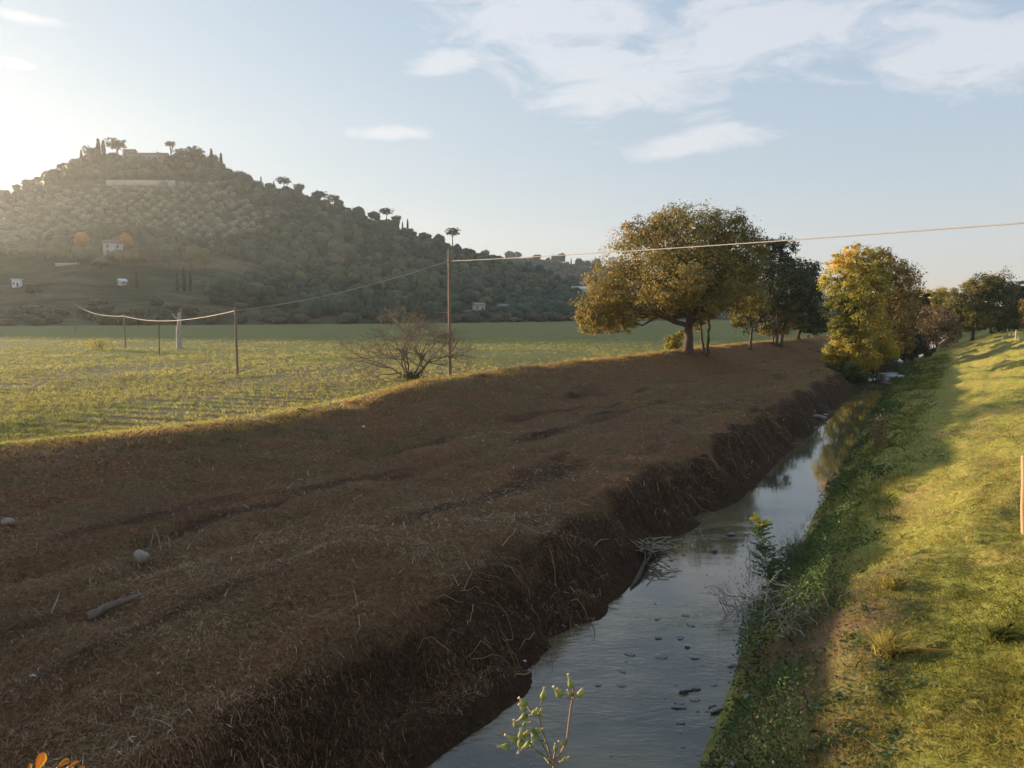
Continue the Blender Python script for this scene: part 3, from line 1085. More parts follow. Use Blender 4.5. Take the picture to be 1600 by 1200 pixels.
tree('brown_edge_tree', 'brown leaved tree at the right frame edge beyond the levee', ground_under(1612, RY + 2),
     lobes_px([(1612, 480, 18, 20), (1620, 500, 24, 20), (1605, 495, 12, 16)], RY + 2), L_BRN, 3000, 0.34, 0.2, 33, fork=0.3, tint=0.6)
tree('low_brown_bush', 'low russet bush at the water below the tan bush', ground_under(1452, 106),
     lobes_px([(1452, 540, 13, 9), (1440, 546, 10, 7)], 106), L_TAN, 1500, 0.24, 0.05, 34, cat='bush', fork=0.2, limbs=False, tint=0.3)
tree('dark_hedge_bush', 'dark evergreen bush on the far bank between poplars and levee', ground_under(1428, 100),
     lobes_px([(1425, 535, 20, 20), (1438, 550, 18, 12), (1418, 550, 16, 14)], 100), L_DARK, 4200, 0.32, 0.08, 35, cat='bush', fork=0.2, limbs=False, tint=0.4)
for i, (u, v, ru, rv, y) in enumerate([(1275, 500, 22, 20, 190), (1300, 490, 26, 24, 205), (1345, 488, 30, 26, 210), (1390, 485, 30, 26, 200), (1452, 490, 26, 22, 190), (1500, 492, 28, 20, 200), (1560, 495, 30, 20, 205), (1625, 490, 36, 26, 190)]):
    tree('distant_tree', 'hazy dark tree in the row closing the view beyond the stream', ground_under(u, y),
         lobes_px([(u, v, ru, rv), (u - ru * .6, v + 12, ru * .7, rv * .7), (u + ru * .6, v + 10, ru * .7, rv * .7)], y),
         L_WOOD, 2600, 0.85, 0.3, 50 + i, group='trees beyond the stream', fork=0.3, limbs=False, tint=0.35)


# ------------------------------------------------------------------ woods, olives and cypresses on the hill
def on_hill(u, v):
    w = np.linspace(0, 1, 1500)
    uu = u
    for _ in range(3):
        x, y, z = hill_at(np.full_like(w, uu), w)
        pu, pv = proj(np.stack([x, y, z], 1))
        i = int(np.argmin(np.abs(pv - v)))
        uu += u - pu[i]
    return np.array([x[i], y[i], z[i]])


def lumpy(g, nl=7, sub=2):
    """unit crown: an icosphere swollen into rounded lobes"""
    import bmesh
    bm = bmesh.new()
    bmesh.ops.create_icosphere(bm, subdivisions=sub, radius=1.0)
    v = np.array([x.co[:] for x in bm.verts])
    f = np.array([[q.index for q in x.verts] for x in bm.faces])
    bm.free()
    d = unit(g.normal(size=(nl, 3)) + np.array([0, 0, .35]))
    k = np.max(np.clip((v @ d.T - .55) / .45, 0, 1) ** 1.2 * g.uniform(.25, .5, nl), axis=1)
    r = .60 + k + .07 * g.normal(size=len(v))
    v = v * r[:, None]
    v[:, 2] = np.where(v[:, 2] < 0, v[:, 2] * .7, v[:, 2])
    return v, f


def proto_tree(name, leaf, seed, r=3.6, h=7.5, n=110, ls=1.0, flat=0.85, nl=8, trunk=0.22, cone=False, tint=0.45):
    g = np.random.default_rng(seed)
    mb = MB()
    if cone:
        n = 260
        z = g.random(n) ** 0.8
        rad = r * np.sqrt(np.clip(1 - z, 0, 1)) * (0.6 + 0.4 * np.minimum(z * 6, 1)) * g.uniform(0.65, 1, n)
        th = g.random(n) * 6.283
        c = np.stack([rad * np.cos(th), rad * np.sin(th), 0.6 + z * (h - 0.6)], 1)
        nr = np.stack([np.cos(th), np.sin(th), np.full(n, 0.3)], 1)
        v, f = leaf_quads(c, ls, g, nr, 0.38, 0.9)
        mb.add(v, f, 0, np.clip(np.repeat(tint + g.normal(0, .14, n), 4), 0, 1))
    else:
        cv, cf = lumpy(g, nl)
        zc = h - r * flat
        P = cv * np.array([r, r, r * flat]) + np.array([0, 0, zc])
        ct = tint + .10 * g.normal(size=len(P))
        pick = g.integers(0, len(P), n)
        c = P[pick] + unit(cv[pick]) * r * .06 + g.normal(size=(n, 3)) * r * .09
        nr = unit(cv[pick]) + np.array([0, 0, .3])
        v, f = leaf_quads(c, ls, g, nr, 0.5, 0.8)
        mb.add(v, f, 0, np.clip(np.repeat(ct[pick] + g.normal(0, 0.08, n), 4), 0, 1))
        mb.add(P, cf, 0, np.clip(ct, 0, 1))
    mb.tube([(0, 0, -1.0), (0.1, 0, h * 0.3), (0, 0.1, h * 0.7)], [trunk * 1.2, trunk, trunk * 0.5], 5, 1)
    return mb, mb.mesh(name, [leaf, BARK])


def in_poly(px, py, poly):
    c = np.zeros(np.shape(px), bool)
    for (x0, y0), (x1, y1) in zip(poly, poly[1:] + poly[:1]):
        c ^= ((y0 > py) != (y1 > py)) & (px < (x1 - x0) * (py - y0) / (y1 - y0 + 1e-9) + x0)
    return c


OLIVES = [(-90, 392), (-90, 345), (0, 334), (80, 304), (170, 294), (350, 290), (395, 318), (430, 345), (400, 372), (330, 388), (230, 366), (150, 366), (60, 384)]
OPEN = [(-200, 400), (60, 402), (180, 412), (330, 402), (400, 410), (440, 440), (330, 452), (320, 476), (460, 487), (460, 510), (-200, 520)]
olive_v = [proto_tree('olive', L_OLIVE, 70 + k, 3.0, 5.3, 150, 0.75, 0.85, 8, 0.2, tint=0.5)[1] for k in range(4)]
wood_b = [proto_tree('broadleaf', L_WOOD, 80 + k, 5.3, [8.0, 9.6, 6.8, 8.4, 10.4][k], 190, 1.05, [.9, 1.1, .75, .95, 1.2][k], 7 + k, 0.22, tint=0.48) for k in range(5)]
wood_v = [b[1] for b in wood_b]
cyp_v = [proto_tree('cypress', L_CYP, 90 + k, 1.15, 11, 260, 0.9, cone=True, trunk=0.2, tint=0.4)[1] for k in range(2)]


def put(name, me, p, sc, label, cat, group=None, rz=None, g=rng):
    o = add_obj(name, me)
    o.location = p
    o.scale = (sc[0], sc[0], sc[1]) if isinstance(sc, tuple) else (sc, sc, sc)
    o.rotation_euler = (0, 0, g.random() * 6.28 if rz is None else rz)
    tag(o, label, cat, group)
    return o


g = np.random.default_rng(123)
# olive grove: planted on a grid across the slope
OL = []
for w in np.arange(0.30, 1.0, 0.029):
    for u in np.arange(-100, 450, 17.5):
        uu, ww = u + g.normal() * 2.2 + (8.7 if int(round(w / 0.029)) % 2 else 0), w + g.normal() * 0.003
        x, y, z = hill_at(uu, ww)
        pu, pv = proj([(x, y, z)])
        if in_poly(pu, pv, OLIVES)[0] and g.random() < 0.93:
            OL.append((float(x), float(y), float(z)))
OL = [OL[i] for i in g.permutation(len(OL))]
for i, p in enumerate(OL[:295]):
    put('olive_tree', olive_v[i % 4], p, g.uniform(.8, 1.15), 'silvery olive tree in the planted rows on the hillside', 'olive tree', 'olive trees on the hill', g=g)

# woodland: many, so the ones that show largest are single trees and the rest one mass
WD = []
for _ in range(14000):
    u, w = g.uniform(-260, 1010), g.random() ** 0.8
    if u < -60 and w < 0.6:
        continue
    x, y, z = hill_at(u, w)
    pu, pv = proj([(x, y, z)])
    pu, pv = float(pu[0]), float(pv[0])
    if in_poly(pu, pv, OLIVES) or in_poly(pu, pv, OPEN):
        continue
    if pv > 497 or (pu < 330 and 300 > pv > 268 and 80 < pu):
        continue
    if pu < 330 and pv > 388 and g.random() < 0.35:
        continue
    if 685 < pu < 790 and 478 < pv < 496:
        continue
    WD.append((float(x), float(y), float(z), pu, pv))
keep, cell = [], {}
for q in WD:
    key = (int(q[0] // 5.7), int(q[1] // 5.7))
    if key in cell:
        continue
    cell[key] = 1
    keep.append(q)
WD = sorted(keep, key=lambda q: q[1])
inview = [q for q in WD if -20 < q[3] < 905]
single = inview[::max(1, len(inview) // 280)][:285]
sset = set(id(q) for q in single)
for i, q in enumerate(single):
    red = abs(q[3] - 525) < 9 and abs(q[4] - 414) < 9
    put('woodland_tree', wood_v[i % 5], q[:3], (g.uniform(0.5, .95), g.uniform(.55, 1.05)), 'dark green broadleaf tree in the wood covering the hillside', 'tree', 'trees of the hillside wood', g=g)
mb = MB()
rest = [q for q in WD if id(q) not in sset]
protos = []
for b, me in wood_b:
    n0 = len(b.v[0])
    ff = np.concatenate([np.stack([b.f[0][:, 0], b.f[0][:, 1], b.f[0][:, 2]], 1), np.stack([b.f[0][:, 0], b.f[0][:, 2], b.f[0][:, 3]], 1), b.f[1]])
    q4 = b.f[0][:55]
    core = b.f[1]
    zc = b.v[1][core - n0][:, :, 2].mean(1)
    core = core[zc > np.quantile(b.v[1][:, 2], .22)]
    ff = np.concatenate([q4[:, :3], q4[:, [0, 2, 3]], core])
    protos.append((np.concatenate(b.v[:2]), ff, np.concatenate(b.a[:2])))


def plant_mass(mb, q, i, sc, dt):
    vv, ff, tt = protos[i % 5]
    a = g.random() * 6.28
    w = vv * np.array([sc, sc, sc * g.uniform(.85, 1.15)])
    w = np.stack([w[:, 0] * math.cos(a) - w[:, 1] * math.sin(a), w[:, 0] * math.sin(a) + w[:, 1] * math.cos(a), w[:, 2]], 1) + np.array(q[:3])
    mb.add(w, ff, 0, np.clip(tt + dt, 0, 1))


for i, q in enumerate(rest):
    plant_mass(mb, q, i, (0.42 + 0.6 * g.random() ** 1.7) * (1.0 if q[3] > -40 else 1.4), g.normal(0, .26))
print('woodland', len(WD), 'olives', len(OL))
wood = mb.build('woodland', [leaf_mat('woodland_mass_leaves', [(0.0, (0.014, 0.030, 0.016)), (0.5, (0.045, 0.080, 0.038)), (0.85, (0.10, 0.13, 0.05)), (1.0, (0.17, 0.14, 0.05))], 0.2)])
tag(wood, 'dense mixed woodland covering the hill', 'woodland', kind='stuff')

put('russet_tree', proto_tree('russet_tree', L_TAN, 97, 4.8, 9)[1], on_hill(527, 424), 1.1, 'single russet red tree amid the green hillside wood', 'tree', g=g)

# cypresses
for (u, v, h, txt) in [(214, 452, 34, 'tall dark cypress standing alone in the open slope below the house'),
                       (277, 455, 28, 'shortest and leftmost cypress of the three in a row on the open slope'),
                       (288, 456, 36, 'middle and tallest cypress of the three in a row on the open slope'),
                       (298, 456, 32, 'rightmost cypress of the three in a row on the open slope'),
                       (408, 284, 15, 'thin cypress poking above the ridge right of the hilltop villa'),
                       (428, 289, 13, 'small cypress on the ridge beside an umbrella pine'),
                       (637, 360, 20, 'pointed cypress on the ridge right of the twin pines'),
                       (629, 358, 13, 'short cypress on the ridge between the twin pines and a taller cypress'),
                       (610, 490, 26, 'slim cypress at the foot of the hill behind the bare shrub'),
                       (622, 490, 20, 'shorter slim cypress at the hill foot behind the bare shrub'),
                       (128, 262, 26, 'pointed cypress at the left end of the hilltop trees'),
                       (155, 262, 42, 'tall cypress in the clump left of the hilltop umbrella pine'),
                       (163, 262, 40, 'tall cypress touching the hilltop umbrella pine'),
                       (346, 266, 28, 'cypress at the right end of the hilltop trees'),
                       (331, 264, 30, 'blunt cypress near the right end of the hilltop trees'),
                       (95, 282, 16, 'small cypress on the left shoulder of the hill')]:
    p = on_hill(u, v)
    k = h * p[1] / FPX / 11.0
    put('cypress', cyp_v[int(u) % 2], p, (max(k, 0.75) * (1.25 if v < 270 else 1.0), k), txt, 'cypress', g=g)


HT = [(u, 256 + 5 * g.random(), g.uniform(.72, .98) * (1.0 if 125 < u < 345 else .75)) for u in np.linspace(112, 356, 44)]
HT += [(u, 277 + 8 * g.random(), g.uniform(.7, 1.0)) for u in np.linspace(85, 380, 26)]
for i, (u, v, sc) in enumerate(HT):
    put('hilltop_tree', wood_v[i % 5], on_hill(u, v), sc, 'dark tree in the ring of trees round the hilltop villa', 'tree', 'trees round the hilltop villa', g=g)


def pine(u, v, h, r, label, seed):
    p = on_hill(u, v)
    k = p[1] / FPX
    H, Rr = h * k, r * k
    g2 = np.random.default_rng(seed)
    root = empty('umbrella_pine', p)
    tag(root, label, 'pine tree')
    lobes = [(np.array([q * math.cos(a), q * math.sin(a), H - Rr * 0.55]), np.array([Rr * .52, Rr * .52, Rr * .5])) for q, a in [(0, 0)] + [(Rr * .6, i * 1.26) for i in range(5)]]
    c, nr, ct, cl = crown_points(lobes, 900, g2, 0.5, 0.2, 10)
    vv, ff = leaf_quads(c, Rr * 0.17, g2, nr, 0.8, 0.8)
    add_obj('crown', mesh('crown', vv, ff, L_PINE, False, {'tint': np.clip(np.repeat(0.5 + ct, 4), 0, 1)}), root)
    m = MB()
    m.tube([(0, 0, -1), (0.15, 0, H * .3), (0, 0.1, H * .62)], [H * .035, H * .028, H * .022], 6)
    for i in range(6):
        m.tube(limb_path((0, 0.1, H * (.5 + .02 * i)), cl[i * 7], g2, 5, .06, -.04), np.linspace(H * .014, H * .005, 5), 4)
    m.build('trunk', BARK, root, True)


pine(184, 264, 46, 15, 'large umbrella pine standing clear above the hilltop villa', 1)
pine(268, 262, 40, 8, 'small umbrella pine above the villa roof', 2)
pine(286, 263, 30, 12, 'low spreading pine right of the villa', 3)
pine(305, 264, 34, 14, 'flat topped pine at the right side of the hilltop', 4)
pine(444, 296, 24, 11, 'umbrella pine on the ridge beside a small cypress', 5)
pine(468, 302, 20, 9, 'flat pine on the ridge a little downhill from an umbrella pine', 6)
pine(498, 312, 18, 12, 'dark rounded pine halfway down the ridge line', 7)
pine(520, 320, 18, 10, 'pine leaning at the ridge halfway down', 8)
pine(604, 347, 26, 10, 'upper of two twin pines on the ridge', 9)
pine(620, 352, 20, 8, 'lower of two twin pines on the ridge', 10)
pine(707, 388, 32, 11, 'lone umbrella pine low on the ridge above the tall pole', 11)
pine(143, 264, 34, 12, 'bushy pine among cypresses at the left of the hilltop', 12)
for i, (u, v, h, r, leaf, label) in enumerate([
        (100, 412, 40, 18, L_WOOD, 'round topped green tree left of the hillside house'),
        (130, 398, 36, 13, L_ORANGE, 'orange autumn tree left of the hillside house'),
        (198, 398, 34, 12, L_ORANGE, 'golden autumn tree behind the hillside house'),
        (122, 414, 28, 14, L_WOOD, 'dark round tree below the orange autumn tree'),
        (158, 420, 18, 18, L_WOOD, 'broad dark tree in front of the hillside house'),
        (207, 416, 28, 14, L_MIX, 'yellowish green tree right of the hillside house'),
        (235, 418, 40, 18, L_WOOD, 'large dark tree in the grove right of the house'),
        (265, 420, 40, 18, L_WOOD, 'dark tree midway along the grove right of the house'),
        (300, 422, 42, 18, L_WOOD, 'dark tree near the right end of the grove by the house'),
        (322, 424, 38, 14, L_MIX, 'lighter tree ending the grove right of the house'),
        (53, 462, 18, 13, L_SCRUB, 'round dark bush on the open slope near the white hut'),
        (348, 476, 46, 26, L_WOOD, 'big dark clump of trees above the foot of the slope'),
        (390, 478, 36, 20, L_WOOD, 'rounded tree right of the big dark clump'),
        (155, 478, 12, 16, L_TAN, 'low tan shrub on the open slope'),
        (245, 484, 22, 12, L_SCRUB, 'grey green bush above the dead trunk'),
        (30, 405, 20, 22, L_WOOD, 'leftmost clipped tree of the dark hedge line'),
        (70, 406, 20, 22, L_WOOD, 'dark hedge tree beside the round topped green tree')]):
    p = on_hill(u, v)
    k = p[1] / FPX
    lob = [(np.array([0, 0, h * k * .62]), np.array([r * k * .8, r * k * .8, h * k * .38])), (np.array([-r * k * .4, 0, h * k * .45]), np.array([r * k * .6, r * k * .6, h * k * .3])),
           (np.array([r * k * .4, 0, h * k * .5]), np.array([r * k * .6, r * k * .6, h * k * .3]))]
    g2 = np.random.default_rng(200 + i)
    root = empty('hillside_tree' if h > 20 else 'hillside_bush', p)
    tag(root, label, 'tree' if h > 20 else 'bush')
    cm = MB()
    for lc, lr in lob:
        cv, cf = lumpy(g2, 9, 2)
        P = cv * lr * 1.02 + lc
        ct = .5 + .1 * g2.normal(size=len(P))
        cm.add(P, cf, 0, np.clip(ct, 0, 1))
        pick = g2.integers(0, len(P), 150)
        vv, ff = leaf_quads(P[pick] + g2.normal(size=(150, 3)) * lr * .05, max(.8, r * k * .13), g2, unit(cv[pick]) + np.array([0, 0, .3]), .5, .8)
        cm.add(vv, ff, 0, np.clip(np.repeat(ct[pick], 4), 0, 1))
    cm.build('crown', leaf, root)
    m = MB()
    m.tube([(0, 0, -1), (0.1, 0, h * k * .25), (0, 0, h * k * .6)], [.35, .28, .12], 6)
    m.build('trunk', BARK, root, True)

# scrub along the foot of the hill, where the field ends
scrub_v = [proto_tree('scrub', L_SCRUB, 300 + k, 3.0, 3.8, 120, 0.8, 0.75, 8, 0.1)[1] for k in range(4)]
for i in range(120):
    u = g.uniform(-120, 905)
    w = g.uniform(0.0, 0.10)
    x, y, z = hill_at(u, w)
    put('scrub_bush', scrub_v[i % 4], (float(x), float(y), float(z) - 0.3), (g.uniform(0.8, 1.9), g.uniform(0.7, 1.4)), 'brownish scrub bush in the belt between field and hill', 'bush', 'scrub along the far edge of the field', g=g)

# trees on the hill beyond
mb = MB()
for i in range(620):
    u, w = g.uniform(600, 1400), g.random() ** 0.6
    x, y, z = far_at(u, w)
    plant_mass(mb, (float(x), float(y), float(z) - 1), i, g.uniform(0.7, 1.5), g.normal(0, .15))
tag(mb.build('distant_woodland', [wood.data.materials[0]]), 'blue hazy woodland on the hill beyond', 'woodland', kind='stuff')


def on_far(u, v):
    w = np.linspace(0, 1, 900)
    x, y, z = far_at(np.full_like(w, u), w)
    pu, pv = proj(np.stack([x, y, z], 1))
    i = int(np.argmin(np.abs(pv - v)))
    return np.array([x[i], y[i], z[i]])


for (u, v, s_, txt) in [(866, 411, 1.6, 'round tree on the skyline of the far hill, nearest the slope'), (902, 416, 1.4, 'round tree on the far skyline beside two thin cypresses'),
                        (912, 418, 1.7, 'taller round tree on the far skyline left of the oak'), (929, 421, 1.9, 'isolated round tree on the far skyline touching the oak')]:
    put('skyline_tree', wood_v[int(u) % 5], on_far(u, v + 2), s_ * 0.9, txt, 'tree', g=g)
for (u, v, txt) in [(876, 412, 'thin cypress on the far skyline, the left one of a pair'), (890, 415, 'thin cypress on the far skyline, the right one of a pair')]:
    put('cypress', cyp_v[0], on_far(u, v + 2), (1.0, 1.0), txt, 'cypress', g=g)

# ------------------------------------------------------------------ buildings
PLASTER = surf_mat('pale_plaster', [(0.3, (0.42, 0.38, 0.31)), (0.7, (0.58, 0.53, 0.45))], 1.5, 0.9, 0.2, 0.02)
STONE = surf_mat('old_stone', [(0.3, (0.20, 0.175, 0.14)), (0.7, (0.34, 0.30, 0.25))], 1.2, 0.9, 0.4, 0.05)
WHITE = surf_mat('white_paint', [(0.3, (0.70, 0.70, 0.68)), (0.7, (0.82, 0.82, 0.80))], 3.0, 0.6, 0.1, 0.01)
TILE = surf_mat('clay_tiles', [(0.3, (0.17, 0.11, 0.08)), (0.7, (0.28, 0.19, 0.14))], 6.0, 0.9, 0.6, 0.05, (0.3, 4, 1))
DARKWIN = surf_mat('dark_window', [(0.3, (0.015, 0.017, 0.02)), (0.7, (0.03, 0.032, 0.036))], 3.0, 0.25, 0.0, 0.01, spec=0.5)


def house(name, label, p, w, d, h, rh, rz, wall=PLASTER, roof=TILE, wins=(), door=None, cat='house', flat=False):
    root = empty(name, (p[0], p[1], p[2]))
    root.rotation_euler = (0, 0, rz)
    tag(root, label, cat)
    m = MB()
    m.box((-w / 2, -d / 2, -2.5), (w / 2, d / 2, h))
    if not flat:
        m.add([(-w / 2, -d / 2, h), (-w / 2, d / 2, h), (-w / 2, 0, h + rh * .93)], [[0, 2, 1]])
        m.add([(w / 2, -d / 2, h), (w / 2, d / 2, h), (w / 2, 0, h + rh * .93)], [[0, 1, 2]])
    m.build('wall', wall, root)
    m = MB()
    e = 0.45
    if flat:
        m.box((-w / 2 - e, -d / 2 - e, h + .003), (w / 2 + e, d / 2 + e, h + rh))
    else:
        for sgn in (-1, 1):
            y0, z0 = sgn * (d / 2 + e), h - 0.1
            vv = [(-w / 2 - e, y0, z0), (w / 2 + e, y0, z0), (w / 2 + e, 0, h + rh), (-w / 2 - e, 0, h + rh)]
            vv += [(a, b_, c + .25) for a, b_, c in vv]
            m.add(vv, [[0, 1, 2, 3], [7, 6, 5, 4], [0, 4, 5, 1], [1, 5, 6, 2], [2, 6, 7, 3], [3, 7, 4, 0]])
    rf = m.build('roof', roof, root)
    for (x, z, ww, hh) in wins:
        m = MB()
        m.box((x - ww / 2, -d / 2 - 0.05, z), (x + ww / 2, -d / 2 + 0.1, z + hh))
        wo = m.build('window', DARKWIN, root)
        m = MB()
        m.box((x - ww / 2 - .12, -d / 2 - 0.18, z - .16), (x + ww / 2 + .12, -d / 2 - 0.003, z - .01))
        m.build('sill', wall, wo)
    if door:
        m = MB()
        x, ww, hh = door
        m.box((x - ww / 2, -d / 2 - 0.06, 0), (x + ww / 2, -d / 2 + 0.1, hh))
        m.build('door', BARK, root)
    return root, rf


p = on_hill(231, 260)
villa, vr = house('villa', 'long pale villa with low roof on the hilltop', (p[0], p[1] + 4, p[2] - 2), 27, 12, 11.5, 1.6, 0.06, STONE, TILE,
                  [(x, z, 1.2, 1.9) for x in (-10, -6, -2, 2, 6, 10) for z in (3.2, 7.2)], (0, 1.6, 2.6))
p = on_hill(200, 260)
tw, tr_ = house('villa_tower', 'square tower house at the left end of the hilltop villa', (p[0], p[1] + 4, p[2] - 2), 8, 8, 14.5, 1.2, 0.06, STONE, TILE, [(-1.8, 9.5, 1, 1.8), (1.8, 9.5, 1, 1.8)], cat='tower')
p = on_hill(220, 289)
root = empty('terrace_wall', p)
root.rotation_euler = (0, 0, 0.03)
tag(root, 'long pale retaining wall above the olive rows', 'wall')
m = MB(); m.box((-25, -0.4, -2), (25, 0.4, 3.4)); m.build('wall_face', PLASTER, root)
m = MB(); m.box((-25.2, -0.6, 3.403), (25.2, 0.6, 3.7)); m.build('coping', STONE, root)
for x in (-20, -12, -4, 4, 12, 20):
    m = MB(); m.box((x - .6, -1.0, -2), (x + .6, -0.403, 2.9)); m.build('buttress', PLASTER, root)
p = on_hill(178, 402)
house('farmhouse', 'pale stone house with tiled roof among autumn trees on the slope', (p[0], p[1], p[2] + 1.0), 9.5, 8, 6.5, 1.8, 0.35, PLASTER, TILE, [(-2.5, 4.0, 1, 1.4), (2.5, 4.0, 1, 1.4), (-2.5, 1.2, 1, 1.4)], (1.5, 1.2, 2.2))
p = on_hill(27, 448)
house('white_hut', 'small white hut at the left on the open slope', p, 3.6, 3.0, 3.4, 0.5, 0.2, WHITE, WHITE, [(-.9, 1.0, 0.8, 1.0)], (0.7, 0.9, 2.0), cat='hut', flat=True)
p = on_hill(191, 445)
house('slope_shed', 'little pale gabled shed below the tall lone cypress', p, 3.2, 3.0, 1.6, 1.2, 0.9, PLASTER, WHITE, [(0, .6, .7, .7)], cat='shed')
p = on_hill(748, 486)
house('roadside_building', 'low pale building beside the road at the hill foot', p, 6, 6, 3.2, 1.4, 0.3, PLASTER, STONE, [(-1.5, 1.0, 1, 1.1)], (1.5, 1.2, 2.1), cat='building')
p = on_hill(787, 486)
house('roadside_shed', 'greyish shed right of the pale roadside building', p, 6, 5, 2.6, 1.4, -0.2, STONE, STONE, [(1.2, .9, 1, 1)], cat='shed')
p = on_far(867, 416)
house('far_house', 'tiny pale house near the top of the far hill', p, 9, 8, 6, 2, 0.4, PLASTER, TILE, [(-2, 3, 1.2, 1.5), (2, 3, 1.2, 1.5)])
p = on_far(913, 417)
house('far_villa', 'tiny white house on the far skyline left of the oak', p, 9, 8, 6, 2, -0.3, WHITE, TILE, [(-2, 3, 1.2, 1.5), (2, 3, 1.2, 1.5)])
p = on_hill(908, 462)
house('valley_house', 'white roofed house half hidden behind the oak crown', p, 14, 9, 5, 1.4, 0.15, PLASTER, WHITE, [(-4, 2, 1.2, 1.5), (0, 2, 1.2, 1.5), (4, 2, 1.2, 1.5)])
# pale road at the foot of the hill, and the low wall by the house
ROADM = surf_mat('pale_road', [(0.3, (0.30, 0.29, 0.27)), (0.7, (0.40, 0.38, 0.35))], 0.8, 0.95, 0.2, 0.02)


def ribbon(name, pts, width, mat, lift):
    pts = np.array(pts)
    d = unit(np.gradient(pts, axis=0)[:, :2])
    nrm = np.stack([-d[:, 1], d[:, 0], np.zeros(len(d))], 1)
    v = np.concatenate([pts - nrm * width / 2, pts + nrm * width / 2]) + np.array([0, 0, lift])
    n = len(pts)
    f = [[i, i + 1, n + i + 1, n + i] for i in range(n - 1)]
    return tag(add_obj(name, mesh(name, v, np.array(f), mat, True)), kind='structure')


ribbon('road', [on_hill(u, v) for u, v in [(560, 496), (620, 494), (680, 491), (715, 489), (735, 487), (752, 486), (775, 487), (810, 489)]], 5.0, ROADM, 0.6)
ribbon('hillside_track', [on_hill(u, v) for u, v in [(-60, 443), (10, 441), (60, 446), (85, 444), (130, 447), (190, 448)]], 2.4, ROADM, 0.5)
p = on_hill(105, 414)
root = empty('garden_wall', p)
tag(root, 'short pale garden wall under the trees left of the house', 'wall')
m = MB(); m.box((-6.5, -.25, -1), (6.5, .25, 1.1)); m.build('wall_face', PLASTER, root)
m = MB(); m.box((-6.6, -.35, 1.103), (6.6, .35, 1.25)); m.build('coping', STONE, root)

# ------------------------------------------------------------------ poles, wires, posts
POLE_WOOD = surf_mat('weathered_pole_wood', [(0.3, (0.15, 0.105, 0.075)), (0.7, (0.30, 0.22, 0.16))], 7.0, 0.85, 0.6, 0.01, (1, 1, 0.08))
METAL = surf_mat('dull_metal', [(0.3, (0.16, 0.16, 0.15)), (0.7, (0.28, 0.27, 0.26))], 8.0, 0.5, 0.2, 0.005)
CABLE = surf_mat('sheathed_cable', [(0.3, (0.31, 0.28, 0.26)), (0.7, (0.38, 0.34, 0.31))], 3.0, 0.6, 0.2, 0.005)
POSTW = surf_mat('sawn_post_wood', [(0.3, (0.30, 0.20, 0.11)), (0.7, (0.46, 0.33, 0.19))], 9.0, 0.85, 0.5, 0.01, (1, 1, 0.07))


def pole(label, base, top, r0, r1, bands=1, fork=False):
    base, top = Vector(base), Vector(top)
    root = empty('telephone_pole', base)
    tag(root, label, 'pole', None)
    m = MB()
    H = top - base
    m.tube([H * w - Vector((0, 0, 0.5 if w == 0 else 0)) for w in np.linspace(0, 1, 9)], np.linspace(r0, r1, 9), 12)
    m.build('shaft', POLE_WOOD, root, True)
    for k in range(bands):
        c = H * (0.915 - 0.03 * k)
        m = MB(); m.tube([c - Vector((0, 0, .04)), c + Vector((0, 0, .04))], r1 * 1.35, 12); m.build('clamp_band', METAL, root, True)
    c = H * 0.90
    m = MB(); m.tube([c, c + Vector((r1 + .12, -.02, -.02)), c + Vector((r1 + .2, -.03, 0.02))], .022, 6); m.build('cable_hook', METAL, root, True)
    return root


def pix_pole(u, vb, vt, label, r0, r1, bands=1, base=None):
    b_ = base or hit(u, vb)
    t_ = at(u, vt, b_.y)
    t_.x = b_.x
    pole(label, b_, t_, r0, r1, bands)
    return b_, t_


b1, t1 = pix_pole(703, 587, 390, 'tall wooden telephone pole on the crest beside the bare shrub', 0.135, 0.085, 2)
b2_, t2 = pix_pole(371, 587, 480, 'dark wooden telephone pole standing in the field between tall pole and dead trunk', 0.10, 0.07)
b3_, t3 = pix_pole(196, 545, 491, 'pale telephone pole farther out in the field left of the thin dark pole', 0.11, 0.08)
b4_, t4 = pix_pole(118, 521, 472, 'faint telephone pole where the cable leaves the field', 0.11, 0.08)
pole_r = Vector((19.5, 21.0, float(zxy(19.5, 21.0))))
pole('telephone pole on the levee carrying the cable out of view', pole_r, pole_r + Vector((0, 0, 7.0)), 0.135, 0.085, 2)
b5 = hit(249, 555)
root = empty('thin_post', b5)
tag(root, 'thin dark leaning post without cable in the field left of the dead trunk', 'post')
m = MB(); tp = at(248, 494, b5.y) - b5
m.tube([Vector((0, 0, -.4)), tp * .5, tp], [.07, .06, .05], 8); m.build('shaft', BARK, root, True)
m = MB(); m.tube([tp, tp + Vector((0, 0, .12))], [.065, .03], 8); m.build('top_cap', METAL, root, True)


def wire(a, b, sag, label, r=0.026):
    a, b = np.array(a), np.array(b)
    w = np.linspace(0, 1, 40)
    p = a + (b - a) * w[:, None]
    p[:, 2] -= sag * 4 * w * (1 - w)
    m = MB()
    m.tube(p, r, 6)
    tag(m.build('telephone_cable', CABLE, None, True), label, 'cable')


j1 = b1 + (t1 - b1) * 0.91
j2 = b2_ + (t2 - b2_) * 0.95
j3 = b3_ + (t3 - b3_) * 0.95
j4 = b4_ + (t4 - b4_) * 0.97
j0 = at(1600, 346, 24.5)
jr = j0 + (j0 - j1) * 0.12
wire(j1 + Vector((.1, 0, 0)), jr, 0.12, 'cable crossing the sky from the tall pole over the oak to the right', 0.023)
wire(j1 - Vector((.1, 0, 0)), j2, 0.45, 'cable sloping down from the tall pole to the field pole', 0.030)
wire(j2, j3, 0.7, 'sagging cable between the dark field pole and the pale far pole', 0.026)
wire(j3, j4, 0.9, 'farthest cable span hanging left of the pale pole', 0.028)

